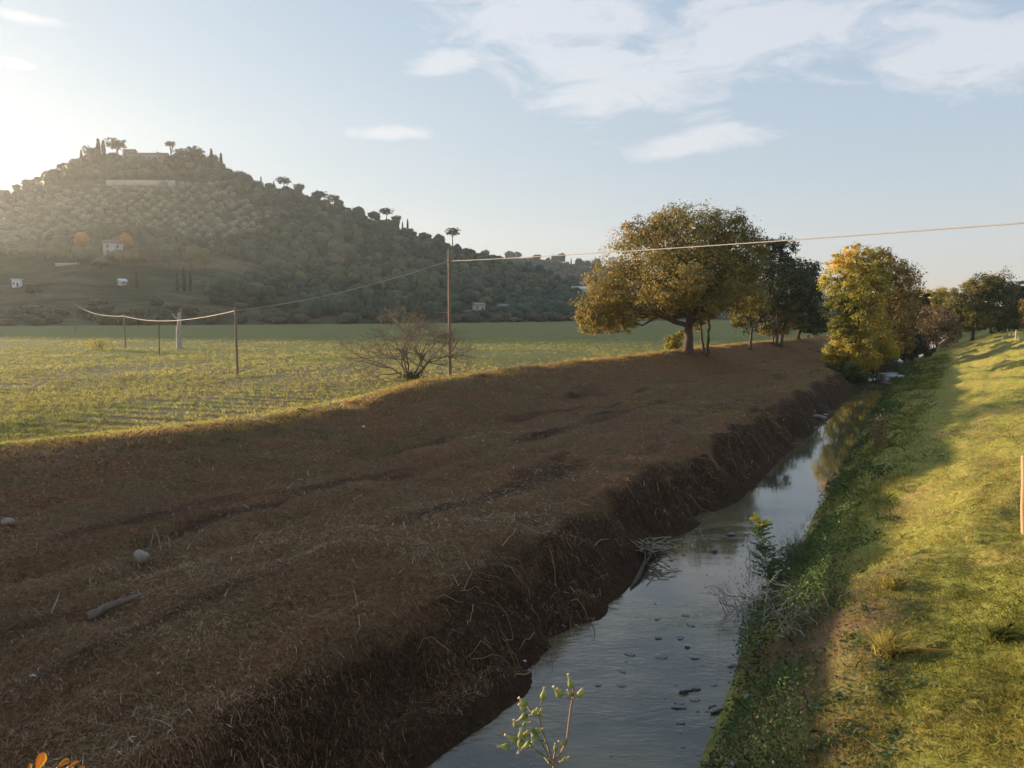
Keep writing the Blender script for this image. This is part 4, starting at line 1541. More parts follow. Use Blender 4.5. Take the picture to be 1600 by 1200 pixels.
# post at the right frame edge
pb = hit(1603, 834)
root = empty('wooden_post', pb)
tag(root, 'sunlit orange brown wooden post on the levee at the right frame edge', 'post')
tp = at(1600, 714, pb.y) - pb
m = MB(); m.tube([Vector((0, 0, -.3)), tp * .3 + Vector((-.03, 0, 0)), tp * .7, tp], [.075, .07, .068, .062], 10); m.build('shaft', POSTW, root, True)
m = MB(); m.tube([tp, tp + Vector((0, 0, .03))], [.062, .045], 10); m.build('sawn_top', BARK_GREY, root, True)
for i, (u, vb, vt, txt) in enumerate([(1574, 526, 513, 'grey fence post on the levee nearest the oak, first of four'), (1580, 527, 514, 'grey fence post on the levee, second of four from the oak'),
                                     (1587, 529, 515, 'grey fence post on the levee, third of four from the oak'), (1593, 530, 521, 'short grey fence post on the levee, last of four from the oak')]):
    q = hit(u, vb + 1)
    m = MB(); h_ = (vb - vt) * q.y / FPX
    m.tube([(0, 0, -.3), (0.02, 0, h_ * .6), (0.03 * (i - 1), 0, h_)], [.10, .09, .075], 7)
    tag(m.build('fence_post', BARK_GREY, None, True, q), txt, 'post', 'fence posts on the levee')

# dead trunk in the field
q = hit(281, 545)
g = np.random.default_rng(9)
root = empty('broken_snag', q)
tag(root, 'pale broken dead tree trunk with stub branches in the field', 'dead tree')
k = q.y / FPX
m = MB()
m.tube([(0, 0, -.3), (-.1, 0, 12 * k), (-.15, 0, 24 * k), (.05, 0, 38 * k), (0.1, 0, 50 * k), (.02, 0, 57 * k)], [.42, .30, .26, .27, .22, .07], 9)
m.build('trunk', BARK_GREY, root, True)
for pth in ([(0.1, 0, 46 * k), (-.5, 0, 49 * k), (-.9, .1, 55 * k)], [(0, 0, 20 * k), (-.35, 0, 26 * k), (-.38, 0, 36 * k)], [(.1, 0, 50 * k), (.3, 0, 56 * k), (.28, 0, 61 * k)]):
    m = MB(); m.tube(pth, [.13, .09, .04], 6); m.build('branch_stub', BARK_GREY, root, True)

# bare shrub beside the tall pole
TWIG = surf_mat('bare_twigs', [(0.3, (0.13, 0.095, 0.065)), (0.7, (0.25, 0.19, 0.135))], 12.0, 0.85, 0.3, 0.005)
q = hit(643, 594)
root = empty('bare_shrub', q)
tag(root, 'leafless spreading shrub with tangled twigs left of the tall pole', 'shrub')
g = np.random.default_rng(77)
k = q.y / FPX
for i in range(7):
    m = MB()
    a = -2.6 + i * 5.4 / 6
    d = np.array([math.sin(a * .52) * 0.75, g.normal() * .4, 1.5 - 0.25 * abs(a)])
    branching(m, g, (g.normal() * .12, g.normal() * .12, -.1), unit(d), 54 * k, .075, 5, 0.58, 0.006, (2, 4), 6)
    m.build('stem', TWIG, root, True)
m = MB()
c = g.normal(size=(500, 3)) * np.array([.45, .4, .18]) + np.array([0, 0, .3])
v, f = leaf_quads(c, .12, g)
m.add(v, f); tag(m.build('ivy_base', L_DARK, root), kind='stuff')
# young stake plant at the crest
q = hit(577, 609)
m = MB(); m.tube([(0, 0, -.1), (.02, 0, .5), (.0, 0, 1.0)], [.02, .016, .01], 5)
root = tag(empty('weed_stalk', q), 'single upright dead weed stalk on the crest left of the bare shrub', 'weed')
m.build('stalk', TWIG, root)
m = MB(); c = g.normal(size=(50, 3)) * np.array([.08, .08, .3]) + np.array([0, 0, .65]); v, f = leaf_quads(c, .06, g); m.add(v, f); m.build('leaf_sprays', L_TAN, root)

# yellow weeds in the field
q = hit(155, 547)
root = tag(empty('yellow_weed_clump', q), 'clump of tall yellow weeds in the field left of the pale pole', 'weeds')
m = MB()
for i in range(26):
    x = g.normal() * .8
    m.tube([(x, g.normal() * .4, 0), (x + g.normal() * .1, 0, .7), (x + g.normal() * .2, 0, 1.1 + g.random() * .5)], [.02, .015, .008], 4)
m.build('stalks', L_TAN, root)
c = g.normal(size=(900, 3)) * np.array([.85, .5, .35]) + np.array([0, 0, .7]); c[:, 2] = np.abs(c[:, 2])
m = MB(); v, f = leaf_quads(c, .2, g, aspect=.3); m.add(v, f, 0, np.clip(np.repeat(.42 + g.normal(0, .12, 900), 4), 0, 1)); m.build('leaves', L_YEL, root)

# ------------------------------------------------------------------ ground cover
GRASS = leaf_mat('levee_grass', [(0.0, (0.08, 0.11, 0.02)), (0.4, (0.25, 0.235, 0.05)), (0.7, (0.42, 0.34, 0.09)), (1.0, (0.58, 0.42, 0.17))], 0.45)
CROP = leaf_mat('crop_seedlings', [(0.0, (0.19, 0.215, 0.05)), (0.5, (0.41, 0.38, 0.11)), (1.0, (0.60, 0.50, 0.19))], 0.5)
DRYG = leaf_mat('dry_crest_grass', [(0.0, (0.20, 0.20, 0.05)), (0.4, (0.42, 0.29, 0.11)), (1.0, (0.60, 0.35, 0.17))], 0.35)
STRAW = leaf_mat('cut_straw', [(0.0, (0.060, 0.033, 0.016)), (0.45, (0.28, 0.155, 0.072)), (0.72, (0.41, 0.265, 0.14)), (0.92, (0.46, 0.35, 0.235)), (1.0, (0.62, 0.56, 0.46))], 0.0, 0.75)


def sample_ground(n, tanlo, tanhi, dlo, dhi, g, p=1.0):
    """points spread so that nearer ground gets more; returns x, y, distance"""
    a = g.uniform(tanlo, tanhi, n)
    inv = g.uniform((1 / dhi) ** p, (1 / dlo) ** p, n) ** (1 / p)
    y = 1 / inv
    return a * y, y, y


def blades(x, y, z, h, w, lean, g, tint, per=4, spread=0.05):
    n = len(x)
    r = np.repeat(np.arange(n), per)
    m = len(r)
    sp = np.broadcast_to(spread, (n,))[r]
    bx, by, bz = x[r] + g.normal(size=m) * sp, y[r] + g.normal(size=m) * sp, z[r]
    hh = h[r] * g.uniform(.55, 1.25, m)
    ww = w[r] * g.uniform(.7, 1.3, m)
    th = g.random(m) * 6.283
    ln = lean * g.normal(size=(m, 2)) * hh[:, None]
    px, py = np.cos(th) * ww / 2, np.sin(th) * ww / 2
    b = np.stack([bx, by, bz - .01], 1)
    s = np.stack([px, py, np.zeros(m)], 1)
    mid = b + np.stack([ln[:, 0] * .35, ln[:, 1] * .35, hh * .6], 1)
    tip = b + np.stack([ln[:, 0], ln[:, 1], hh], 1)
    v = np.stack([b - s, b + s, mid + s * .8, tip, mid - s * .8], 1).reshape(-1, 3)
    i = np.arange(m)[:, None] * 5
    f = i + np.array([[0, 1, 2, 3, 4]])
    t = np.repeat(np.clip(tint[r] + g.normal(0, .12, m), 0, 1), 5)
    return v, f, t


def stuff(name, label, cat, v, f, t, mat):
    o = add_obj(name, mesh(name, v, f, mat, False, {'tint': t}))
    return tag(o, label, cat, kind='stuff')


# seedlings of the crop
g = np.random.default_rng(1)
x, y, d = sample_ground(68000, -0.73, 0.33, 17, 150, g, 0.9)
s, t = to_st(x, y)
dens = 0.28 + 1.7 * fbm(x / 8, y / 22, 61, 3) + 0.55 * np.sin((y * .97 + x * .24) * 2 * math.pi / 1.5) * (d < 75) + np.clip((-t - 23.7) / 60, 0, .5)
k = (t < bl_t(0, s) - 0.1) & (g.random(len(x)) < np.clip(dens + 0.12, .06, 1))
x, y, d = x[k], y[k], d[k]
lod = np.sqrt(np.clip(d / 30, 1, 9))
v, f, tt = blades(x, y, zxy(x, y), .10 * lod ** .5 + 0.07 * g.random(len(x)), .018 * lod ** 1.35, .8, g, .45 + .5 * fbm(x / 6, y / 6, 62, 3), 5, .07 * lod)
stuff('crop', 'low green crop seedlings in rows across the field', 'crop', v, f, tt, CROP)

# dry grass along the left crest
sv = np.concatenate([g.uniform(2, 60, 5200), g.uniform(40, 150, 3200)])
tv = bl_t(1, sv) + g.normal(-.9, .7, len(sv)) + .3 * fbm(sv / 3, sv * 0, 66, 2)
x, y = to_xy(sv, tv)
lod = np.sqrt(np.clip(np.hypot(x, y) / 25, 1, 9))
keepm = fbm(sv / 2.5, tv, 67, 3) > -.25
x, y, lod = x[keepm], y[keepm], lod[keepm]
v, f, tt = blades(x, y, zxy(x, y), .10 + .13 * g.random(len(x)), .011 * lod, .9, g, .5 + .6 * fbm(x / 3, y / 3, 68, 2), 5, .12)
stuff('crest_grass', 'dry orange and yellow grass fringe along the crest of the bank', 'grass', v, f, tt, DRYG)

# cut brush and straw over the left bank
g = np.random.default_rng(2)


def straws(n, dlo, dhi, Lr, wr, tint, g, lift=.05, spread=.2, tr=None):
    x, y, d = sample_ground(n, -0.74, 0.46, dlo, dhi, g, 1.0)
    s, t = to_st(x, y)
    hi = bl_t(0, s) if tr is None else bl_t(*tr[0:1], s) + tr[1]
    k = (t > hi) & (t < bl_t(4, s) + .05) & (s > -5)
    x, y, d, t, s = x[k], y[k], d[k], t[k], s[k]
    n = len(x)
    L = g.uniform(*Lr, n) * np.sqrt(np.clip(d / 16, .8, 4))
    w = g.uniform(*wr, n) * np.clip(d / 16, .8, 4)
    a = g.random(n) * 6.283
    pts = []
    curv = g.normal(0, .35, n)
    base = g.random(n) * lift
    for q in (-.5, 0, .5):
        px = x + np.cos(a + curv * q) * L * q
        py = y + np.sin(a + curv * q) * L * q
        pts.append(np.stack([px, py, np.maximum(zxy(px, py), 0) + base + g.random(n) * lift * (1 + q)], 1))
    dirv = unit(pts[2] - pts[0])
    side = unit(np.cross(dirv, np.stack([g.normal(size=n) * .5, g.normal(size=n) * .5, np.ones(n)], 1))) * w[:, None] / 2
    v = np.stack([pts[0] - side, pts[1] - side, pts[2] - side * .5, pts[2] + side * .5, pts[1] + side, pts[0] + side], 1).reshape(-1, 3)
    i = np.arange(n)[:, None] * 6
    f = np.concatenate([i + np.array([[0, 1, 4, 5]]), i + np.array([[1, 2, 3, 4]])])
    red = fbm(x / 2.5, y / 2.5, 71, 3)
    tt = np.repeat(np.clip(tint + spread * g.normal(size=n) + .45 * red - .22 * np.clip((t - bl_t(3, s) + .4) / .6, 0, 1), 0, .97), 6)
    return v, f, tt


def cat_(parts):
    V, F, T, n = [], [], [], 0
    for v, f, t in parts:
        V.append(v); F.append(f + n); T.append(t); n += len(v)
    return np.concatenate(V), np.concatenate(F), np.concatenate(T)


parts = [straws(185000, 8.5, 75, (.025, .10), (.004, .010), .42, g, .04, .24), straws(5000, 8.5, 40, (.15, .45), (.004, .008), .5, g, .07),
         straws(1500, 8.5, 34, (.04, .16), (.008, .014), .93, g, .1, .05)]
v, f, t = cat_(parts)
stuff('cut_brush', 'brown cut brush and straw strewn over the left bank', 'brush', v, f, t, STRAW)

# longer sticks and roots on the steep water edge
m = MB()
for i in range(190):
    s0 = 11 + 60 * g.random() ** 1.5
    t0 = bl_t(4, s0) - g.uniform(-.1, 2.2)
    x0, y0 = to_xy(s0, t0)
    a = g.normal() * 1.2 - RIV + (0 if g.random() < .6 else 1.5)
    L = g.uniform(.3, 1.0)
    pts = []
    cv = g.normal() * .7
    for q in np.linspace(0, 1, 5):
        px, py = x0 + math.cos(a + cv * q) * L * q, y0 + math.sin(a + cv * q) * L * q
        pts.append((px, py, max(float(zxy(px, py)), 0) + .04 + .22 * math.sin(q * 3) * g.random()))
    m.tube(pts, np.linspace(.010, .004, 5) * g.uniform(.6, 1.4), 4, tint=float(np.clip(g.normal(.45, .18), 0, .9)), cap=False)
tag(m.build('bank_sticks', STRAW), 'tangle of dead sticks and roots along the waters edge', 'sticks', kind='stuff')

# sparse green and dry grass on the slope and the far terrace
x, y, d = sample_ground(34000, -.6, .46, 20, 130, g, .7)
s, t = to_st(x, y)
pn = fbm(s / 9, t / 4, 73, 3)
kk = (t > bl_t(1, s)) & (t < bl_t(3, s) + .8) & (((pn > .16) & ((t < bl_t(2, s) + .8) | (s > 38))) | ((s > 38) & (pn > -.12)))
x, y, d, s, t, pn = x[kk], y[kk], d[kk], s[kk], t[kk], pn[kk]
lod = np.sqrt(np.clip(d / 25, 1, 9))
v, f, tt = blades(x, y, zxy(x, y), .06 + .06 * g.random(len(x)), .013 * lod, .9, g, np.where(pn > .16, .12, .72), 4, .1 * lod)
stuff('bank_grass', 'thin green and dry grass patches on the brown bank', 'grass', v, f, tt, GRASS)

# levee turf
g = np.random.default_rng(3)
x, y, d = sample_ground(72000, .12, .80, 5.5, 150, g, .85)
s, t = to_st(x, y)
pn = fbm(s / 2.4, t / 1.6, 81, 4)
kk = (t > bl_t(7, s) + .1) & (t < 12) & (g.random(len(x)) < np.clip(.75 + 1.1 * pn + .5 * np.clip((t - bl_t(8, s)) / 1.5, -1.4, .5), .05, 1))
x, y, d, s, t, pn = x[kk], y[kk], d[kk], s[kk], t[kk], pn[kk]
lod = np.sqrt(np.clip(d / 10, .8, 14))
tus = np.clip(fbm(s / .8, t / .8, 82, 2) - .12, 0, 1)
v, f, tt = blades(x, y, zxy(x, y), 0.03 + .03 * g.random(len(x)) + .16 * tus + .012 * lod, .0095 * lod, 1.1, g, np.clip(.48 + .75 * fbm(s / 4, t / 2, 83, 3) + .3 * vnoise(s / .7, t / .7, 84), .05, .95), 4, .05 * lod)
stuff('turf', 'short yellow green grass covering the levee', 'grass', v, f, tt, GRASS)

# broad leaved weeds and brambles on the stream side
n = 150000
s = 3 + 117 * g.random(n) ** 2.0
frac = g.random(n)
lo, hi = bl_t(6, s) - .25, bl_t(8, s) - .3
t = lo + (hi - lo) * frac ** 1.25 * np.where(s < 22, .8, 1.0) + g.normal(size=n) * .1
den = fbm(s / 1.6, t / .9, 91, 3) + np.where(s < 24, .5, .12) - .75 * np.clip((t - bl_t(7, s)) / 1.2, 0, 1) * np.where(s < 24, 1, .6)
kk = g.random(n) < np.clip(den * 1.6, 0.02, 1)
s, t = s[kk], t[kk]
x, y = to_xy(s, t)
mound = np.clip(np.where(s < 24, .55, .4) + 1.3 * fbm(s / 2.2, t / 1.1, 92, 3), .06, 1.0) * np.where(t < bl_t(7, s) + .3, 1.0, .28)
hgt = mound * g.random(len(s)) ** .6 * np.clip(1.15 - .3 * np.abs(t - bl_t(6, s) - .5), .3, 1)
d = np.hypot(x, y)
lod = np.sqrt(np.clip(d / 12, .8, 9))
c = np.stack([x, y, np.maximum(zxy(x, y), 0.02) + hgt], 1)
v, f = leaf_quads(c, .056 * lod, g, np.array([0, 0, 1.0]), 1.2, .55)
tint = np.clip(.42 + .6 * fbm(s / 1.3, t / 1.0, 93, 3) + g.normal(0, .12, len(s)), 0, .99)
stuff('bank_undergrowth', 'dark green brambles and weeds along the right edge of the stream', 'undergrowth', v, f, np.repeat(tint, 4), L_BRAM)

# long rank grass on the stream side
n = 21000
s = 6 + 115 * g.random(n) ** 1.4
t = bl_t(6, s) - .15 + (bl_t(8, s) - bl_t(6, s) - .2) * g.random(n) + g.normal(size=n) * .15
kk = g.random(n) < np.where(s < 22, .25, 1.0) * np.clip(.6 + 1.2 * fbm(s / 2, t, 95, 3), .1, 1)
s, t = s[kk], t[kk]
x, y = to_xy(s, t)
lod = np.sqrt(np.clip(np.hypot(x, y) / 12, .8, 9))
v, f, tt = blades(x, y, np.maximum(zxy(x, y), 0), .08 + .18 * g.random(len(x)), .007 * lod, .8, g, .12 + .35 * np.clip(fbm(s / 3, t / 2, 96, 2) + .3, 0, 1), 4, .08 * lod)
stuff('rank_grass', 'long green grass along the right edge of the stream', 'grass', v, f, tt, GRASS)

# patches of broad leaved plants on the sunlit edge
g = np.random.default_rng(4)
ROS = leaf_mat('rosette_leaves', [(0.0, (0.05, 0.085, 0.03)), (1.0, (0.14, 0.17, 0.06))], .25)
spots = [(1378, 1085), (1395, 1150), (1310, 1095), (1275, 1110), (1340, 1010), (1372, 1045), (1440, 1075), (1388, 1185), (1330, 1150), (1290, 1170), (1350, 955), (1330, 1000)]
WV, WT = [], []
for u, v_ in spots:
    q = hit(u, v_)
    n = 90
    a, r_ = g.random(n) * 6.28, np.abs(g.normal(0, .24, n))
    px, py = q.x + np.cos(a) * r_, q.y + np.sin(a) * r_ * 1.3
    pz = zxy(px, py) + .02 + .08 * g.random(n)
    v, f = leaf_quads(np.stack([px, py, pz], 1), .09, g, np.array([0, 0, 1.0]), .7, .45)
    WV.append(v)
    WT.append(np.clip(np.repeat(g.normal(.5, .2, n), 4), 0, 1))
WV = np.concatenate(WV)
stuff('broad_leaf_weeds', 'scattered broad leaved weeds on bare earth of the right bank', 'weeds', WV, np.arange(len(WV)).reshape(-1, 4), np.concatenate(WT), ROS)

# tussocks standing proud of the turf
for i, (u, v_, h_, txt) in enumerate([(1388, 1022, .30, 'bright yellow grass tussock casting a shadow at the shade edge'), (1396, 920, .22, 'small tan tussock above the bright yellow one'),
                                     (1560, 1000, .22, 'dark green tussock near the right frame edge'), (1325, 660, .5, 'pale grass tuft on the bank')][:3]):
    q = hit(u, v_)
    n = 130
    z0 = np.zeros(n)
    v, f, tt = blades(g.normal(0, .09, n), g.normal(0, .09, n), z0, np.full(n, h_), np.full(n, .012), .7, g, np.full(n, .62 if i < 2 else .15), 3, .04)
    o = add_obj('grass_tussock', mesh('grass_tussock', v, f, GRASS, False, {'tint': tt}), None, q)
    tag(o, txt, 'tussock')

# reed tuft over the bend
q = hit(1372, 700)
root = tag(empty('dry_plume_weed', q), 'tall dry plumed weed above the green bank where the stream bends', 'weed')
k = q.y / FPX
m = MB()
for i in range(22):
    a = g.normal(0, .16, 2)
    m.tube([(a[0] * .3, a[1] * .3, -.1), (a[0] * 1.5, a[1] * 1.5, 20 * k), (a[0] * 3, a[1] * 3, (34 + 8 * g.random()) * k)], [.014, .011, .006], 4)
m.build('stalks', STRAW, root)
c = g.normal(size=(420, 3)) * np.array([.22, .22, .4]) + np.array([0, 0, 26 * k])
m = MB(); v, f = leaf_quads(c, .11, g); m.add(v, f, 0, np.clip(np.repeat(.5 + g.normal(0, .2, 420), 4), 0, 1)); tag(m.build('plumes', L_TAN, root), kind='stuff')

# locust sapling
LOC = leaf_mat('locust_leaflets', [(0.0, (0.035, 0.075, 0.014)), (0.6, (0.09, 0.15, 0.025)), (1.0, (0.42, 0.40, 0.05))], .4)
q = hit(1205, 930)
root = tag(empty('locust_sapling', q), 'young sapling with feathery green leaves and sunlit yellow tip by the stream', 'sapling')
topv = at(1186, 812, q.y) - q
H = topv.z
m = MB()
st = limb_path((0, 0, -.1), topv, g, 8, .03, 0)
m.tube(st, np.linspace(.022, .006, 8), 6)
m.build('stem', TWIG, root, True)
cc, tn, nn = [], [], []
m = MB()
for i in range(110):
    w = g.uniform(.2, 1.0)
    p0 = np.array([np.interp(w, np.linspace(0, 1, 8), st[:, j]) for j in range(3)])
    a = g.random() * 6.28
    L = .5 * (1.15 - w * .5)
    dv = np.array([math.cos(a), math.sin(a), .55 + .5 * w])
    dv = dv / np.linalg.norm(dv)
    pts = [p0 + dv * L * q_ + np.array([0, 0, -.25 * L * q_ * q_]) for q_ in np.linspace(0, 1, 6)]
    m.tube(pts, np.linspace(.004, .0015, 6), 3, cap=False)
    sd = np.array([-math.sin(a), math.cos(a), 0])
    for q_ in np.linspace(.15, 1, 9):
        for sg in (-1, 1):
            cc.append(p0 + dv * L * q_ + np.array([0, 0, -.25 * L * q_ * q_]) + sd * sg * .035)
            tn.append(.25 + .3 * g.random() + (.55 if w > .86 else 0))
m.build('leaf_stalks', TWIG, root)
v, f = leaf_quads(np.array(cc), .075, g, np.array([0, 0, 1.0]), .5, .5)
add_obj('leaflets', mesh('leaflets', v, f, LOC, False, {'tint': np.clip(np.repeat(tn, 4), 0, 1)}), root)

# bare stems beside it, and twiggy shrubs over the water
for i, (u, v_, n_, H_, txt) in enumerate([(1240, 890, 9, 1.05, 'bare reddish stems sprouting right of the young sapling'), (1165, 960, 12, .8, 'leafless twiggy shrub leaning over the water'),
                                         (1180, 880, 7, .6, 'small bare twigs left of the young sapling at the water')]):
    q = hit(u, v_)
    root = tag(empty('bare_stem_shrub', q), txt, 'shrub')
    for j in range(n_):
        m = MB()
        branching(m, g, (g.normal() * .25, g.normal() * .25, -.05), unit(np.array([g.normal() * .45 - (.5 if i == 1 else 0), g.normal() * .4, 1.0])), H_ * .5, .009, 3, .5, .03, (2, 3), 4, .55)
        m.build('stem', TWIG, root)
    c = g.normal(size=(60, 3)) * np.array([.35, .3, .25]) + np.array([0, 0, H_ * .7])
    m = MB(); v, f = leaf_quads(c, .05, g); m.add(v, f, 0, .3); m.build('leaves', L_BRAM, root)

# heap of dead stalks caught in the brambles
q = hit(1215, 1000)
root = tag(empty('dead_stalk_heap', q), 'tangled heap of pale dead stalks caught in the brambles on the right bank', 'brush heap')
DEADS = surf_mat('dead_stalks', [(0.3, (0.24, 0.195, 0.15)), (0.7, (0.42, 0.35, 0.28))], 10, .9, .2, .005)
for i in range(80):
    a = g.normal(0, .9) + (1.4 if i % 3 else 0.2)
    L = g.uniform(.5, 1.3)
    c = np.array([g.normal(.1, .5), g.normal(.1, .45), .35 + .5 * g.random()])
    dv = unit(np.array([math.cos(a) * .7, math.sin(a) * .6, g.normal(-.1, .45)]))
    m = MB(); m.tube(limb_path(c - dv * L / 2, c + dv * L / 2, g, 5, .06, .08), np.linspace(.011, .005, 5), 5)
    m.build('stalk', DEADS, root, True)

# ------------------------------------------------------------------ stones, logs, litter
ROCK = surf_mat('grey_rock', [(0.3, (0.20, 0.175, 0.15)), (0.7, (0.34, 0.30, 0.26))], 5.0, .85, .6, .02)
WETROCK = surf_mat('wet_stone', [(0.3, (0.10, 0.10, 0.095)), (0.7, (0.24, 0.23, 0.215))], 9.0, .5, .5, .01, spec=.5)


def rock_mesh(seed, ax=(1, .8, .6)):
    import bmesh
    g2 = np.random.default_rng(seed)
    bm = bmesh.new()
    bmesh.ops.create_icosphere(bm, subdivisions=3, radius=1.0)
    dirs = unit(g2.normal(size=(9, 3)))
    cut = g2.uniform(.5, .85, 9)
    for v in bm.verts:
        c = np.array(v.co)
        for d_, k_ in zip(dirs, cut):
            e = c @ d_
            if e > k_:
                c = c - d_ * (e - k_) * .85
        v.co = c * np.array(ax) * (1 + .03 * g2.normal())
    me = bpy.data.meshes.new('rock')
    bm.to_mesh(me)
    bm.free()
    me.polygons.foreach_set('use_smooth', np.ones(len(me.polygons), bool))
    return me


def rock(u, v, px, label, seed, mat=ROCK, ax=(1, .8, .65), name='stone', group=None, sink=.3, rz=0.0):
    q = hit(u, v)
    me = rock_mesh(seed, ax)
    me.materials.append(mat)
    r_ = px / 2 * q.length / FPX
    q.z += r_ * ax[2] * (1 - sink)
    o = add_obj(name, me, None, q)
    o.scale = (r_, r_, r_)
    o.rotation_euler = (0, 0, rz)
    return tag(o, label, 'stone', group)


rock(221, 882, 25, 'rounded grey boulder lying on the cut brush above the log', 1, ax=(1, .8, .9), name='boulder', sink=.1)
rock(13, 821, 17, 'smaller grey boulder on the bank at the left frame edge', 2, ax=(1, .8, .75), name='boulder')
rock(568, 668, 6, 'tiny pale stone on the upper bank below the bare shrub', 3, WHITE)
rock(1120, 1113, 34, 'long flat pale stone jutting from the right bank into the water', 4, WETROCK, (1, .38, .22), rz=.4)
rock(1075, 1079, 18, 'dark flat stone in the stream, left of a pair', 5, WETROCK, (1, .6, .3))
rock(1087, 1077, 16, 'brownish stone in the stream, right of a pair', 6, WETROCK, (1, .6, .3))
rock(1068, 1083, 17, 'round dark stone in the stream just below the pair', 7, WETROCK, (1, .6, .4))
rock(1060, 1107, 26, 'long stone awash in the stream left of the long flat pale stone', 8, WETROCK, (1, .35, .16))
rock(1064, 1131, 14, 'small stone in the stream nearest the bottom of the view', 9, WETROCK, (1, .5, .25))
rock(1113, 1107, 14, 'dark stone touching the long flat pale stone', 10, WETROCK, (1, .7, .5))
rock(1086, 1030, 18, 'pale slab stone barely showing in the ripples', 11, WETROCK, (1, .4, .14))
rock(1074, 1012, 10, 'small dark stone at the top of the riffle', 12, WETROCK, (1, .6, .35))
rock(1030, 998, 14, 'dark stone on the left part of the riffle line', 13, WETROCK, (1, .5, .25))
rock(1062, 1000, 10, 'dark stone on the middle of the riffle line', 14, WETROCK, (1, .6, .3))
rock(1116, 862, 16, 'dark stone in the brown pool below the gravel spit', 15, WETROCK, (1, .6, .4))
rock(1142, 836, 14, 'dark stone in the pool near the young sapling', 16, WETROCK, (1, .5, .35))
rock(1284, 656, 18, 'largest dark stone breaking the bright water at the bend', 17, WETROCK, (1, .7, .45))
rock(1276, 652, 12, 'dark stone left of the largest at the bright bend', 18, WETROCK, (1, .7, .45))
rock(1290, 650, 9, 'small dark stone right of the largest at the bright bend', 19, WETROCK, (1, .7, .45))
for i in range(34):
    s0 = 9 + 8.5 * g.random()
    t0 = bl_t(4, s0) + (bl_t(6, s0) - bl_t(4, s0)) * (.3 + .68 * g.random())
    x0, y0 = to_xy(s0, t0)
    me = bpy.data.meshes.get('riffle_%d' % (i % 5))
    if me is None:
        me = rock_mesh(80 + i, (1, .6, .32)); me.name = 'riffle_%d' % (i % 5); me.materials.append(WETROCK)
    o = add_obj('riffle_stone', me, None, (x0, y0, .005))
    k = .035 + .10 * g.random() ** 2
    o.scale = (k, k, k)
    o.rotation_euler = (0, 0, g.normal() * .6)
    tag(o, 'small wet stone just breaking the surface in the near riffle', 'stone', 'stones in the near riffle')
for i in range(46):
    s0 = g.uniform(8, 24)
    if i < 28:
        t0 = bl_t(6, s0) + g.uniform(-.35, .15)
    else:
        s0 = g.uniform(20.5, 25.5); t0 = bl_t(4, s0) + g.uniform(0, 1.0)
    x0, y0 = to_xy(s0, t0)
    me = bpy.data.meshes.get('pebble_%d' % (i % 5))
    if me is None:
        me = rock_mesh(60 + i, (1, .75, .5)); me.name = 'pebble_%d' % (i % 5); me.materials.append(WETROCK)
    o = add_obj('pebble', me, None, (x0, y0, max(float(zxy(x0, y0)), -.02) + .02))
    k = g.uniform(.05, .13) if i < 28 else g.uniform(.04, .09)
    o.scale = (k, k, k)
    o.rotation_euler = (0, 0, g.random() * 6)
    tag(o, *(('small wet stone in the pale litter along the right waterline', 'stone', 'stones along the right waterline') if i < 28 else ('small stone of the gravel spit below the left bank', 'stone', 'stones of the gravel spit')))

LOGW = surf_mat('weathered_log', [(0.3, (0.10, 0.075, 0.055)), (0.7, (0.22, 0.17, 0.13))], 8.0, .9, .8, .02, (1, 1, .3))
a_, b_ = hit(140, 969), hit(222, 937)
root = tag(empty('fallen_log', a_), 'short weathered log lying on the cut brush below the boulder', 'log')
m = MB(); dv = b_ - a_
pth = np.array([np.array(dv) * w + np.array([g.normal() * .012, g.normal() * .012, .06 + .05 * math.sin(w * 3)]) for w in np.linspace(0, 1, 12)])
m.tube(pth, np.linspace(.09, .045, 12) * g.uniform(.86, 1.14, 12), 9); m.build('stem', LOGW, root, True)
m = MB(); m.tube([dv * .55 + Vector((0, 0, .1)), dv * .62 + Vector((.02, .05, .24))], [.03, .015], 6); m.build('branch_stub', LOGW, root, True)
a_, b_ = hit(985, 921), hit(1009, 884)
m = MB(); dv = b_ - a_
m.tube([Vector((0, 0, .03)), dv * .4 + Vector((0.03, 0, .06)), dv + Vector((0, 0, .16))], [.02, .07, .045], 8)
tag(m.build('driftwood', BARK, None, True, a_), 'dark driftwood stick poking from the debris into the pale water', 'driftwood')
q = hit(1008, 866)
root = tag(empty('debris_pile', q), 'pile of flood debris and sticks at the left waterline', 'debris pile')
for i in range(46):
    m = MB()
    c = np.array([g.normal(.1, .28), g.normal(0, .22), .06 + .22 * g.random()])
    dv = unit(np.array([g.normal(), g.normal() * .6, g.normal() * .25])) * g.uniform(.2, .6)
    m.tube(limb_path(c - dv, c + dv, g, 5, .08, .04), np.linspace(.016, .007, 5), 5)
    m.build('stick', DEADS if i % 3 else BARK, root, True)
LITTER = surf_mat('white_plastic', [(0.3, (0.62, 0.62, 0.66)), (0.7, (0.78, 0.78, 0.80))], 6, .5, .2, .01)
for i, (u, v_, px, txt) in enumerate([(53, 1061, 13, 'crumpled white litter on the cut brush at the lower left'), (820, 1034, 6, 'scrap of white litter near the waterline'), (925, 1000, 4, 'tiny white scrap on the dark bank'),
                                     (247, 1056, 6, 'pale chip on the brush right of the crumpled litter')]):
    q = hit(u, v_)
    r_ = px / 2 * q.length / FPX
    c = g.normal(size=(9, 3)) * np.array([.5, .5, .25]) * r_
    m = MB()
    for j in range(7):
        tri = c[g.choice(9, 3, replace=False)]
        m.add(np.array([tri[0], tri[1], tri[2], tri.mean(0) + np.array([0, 0, r_ * .3])]) + np.array([0, 0, r_ * .5]), [[0, 1, 3], [1, 2, 3], [2, 0, 3]])
    tag(m.build('litter_scrap', LITTER, None, False, q), txt, 'litter')
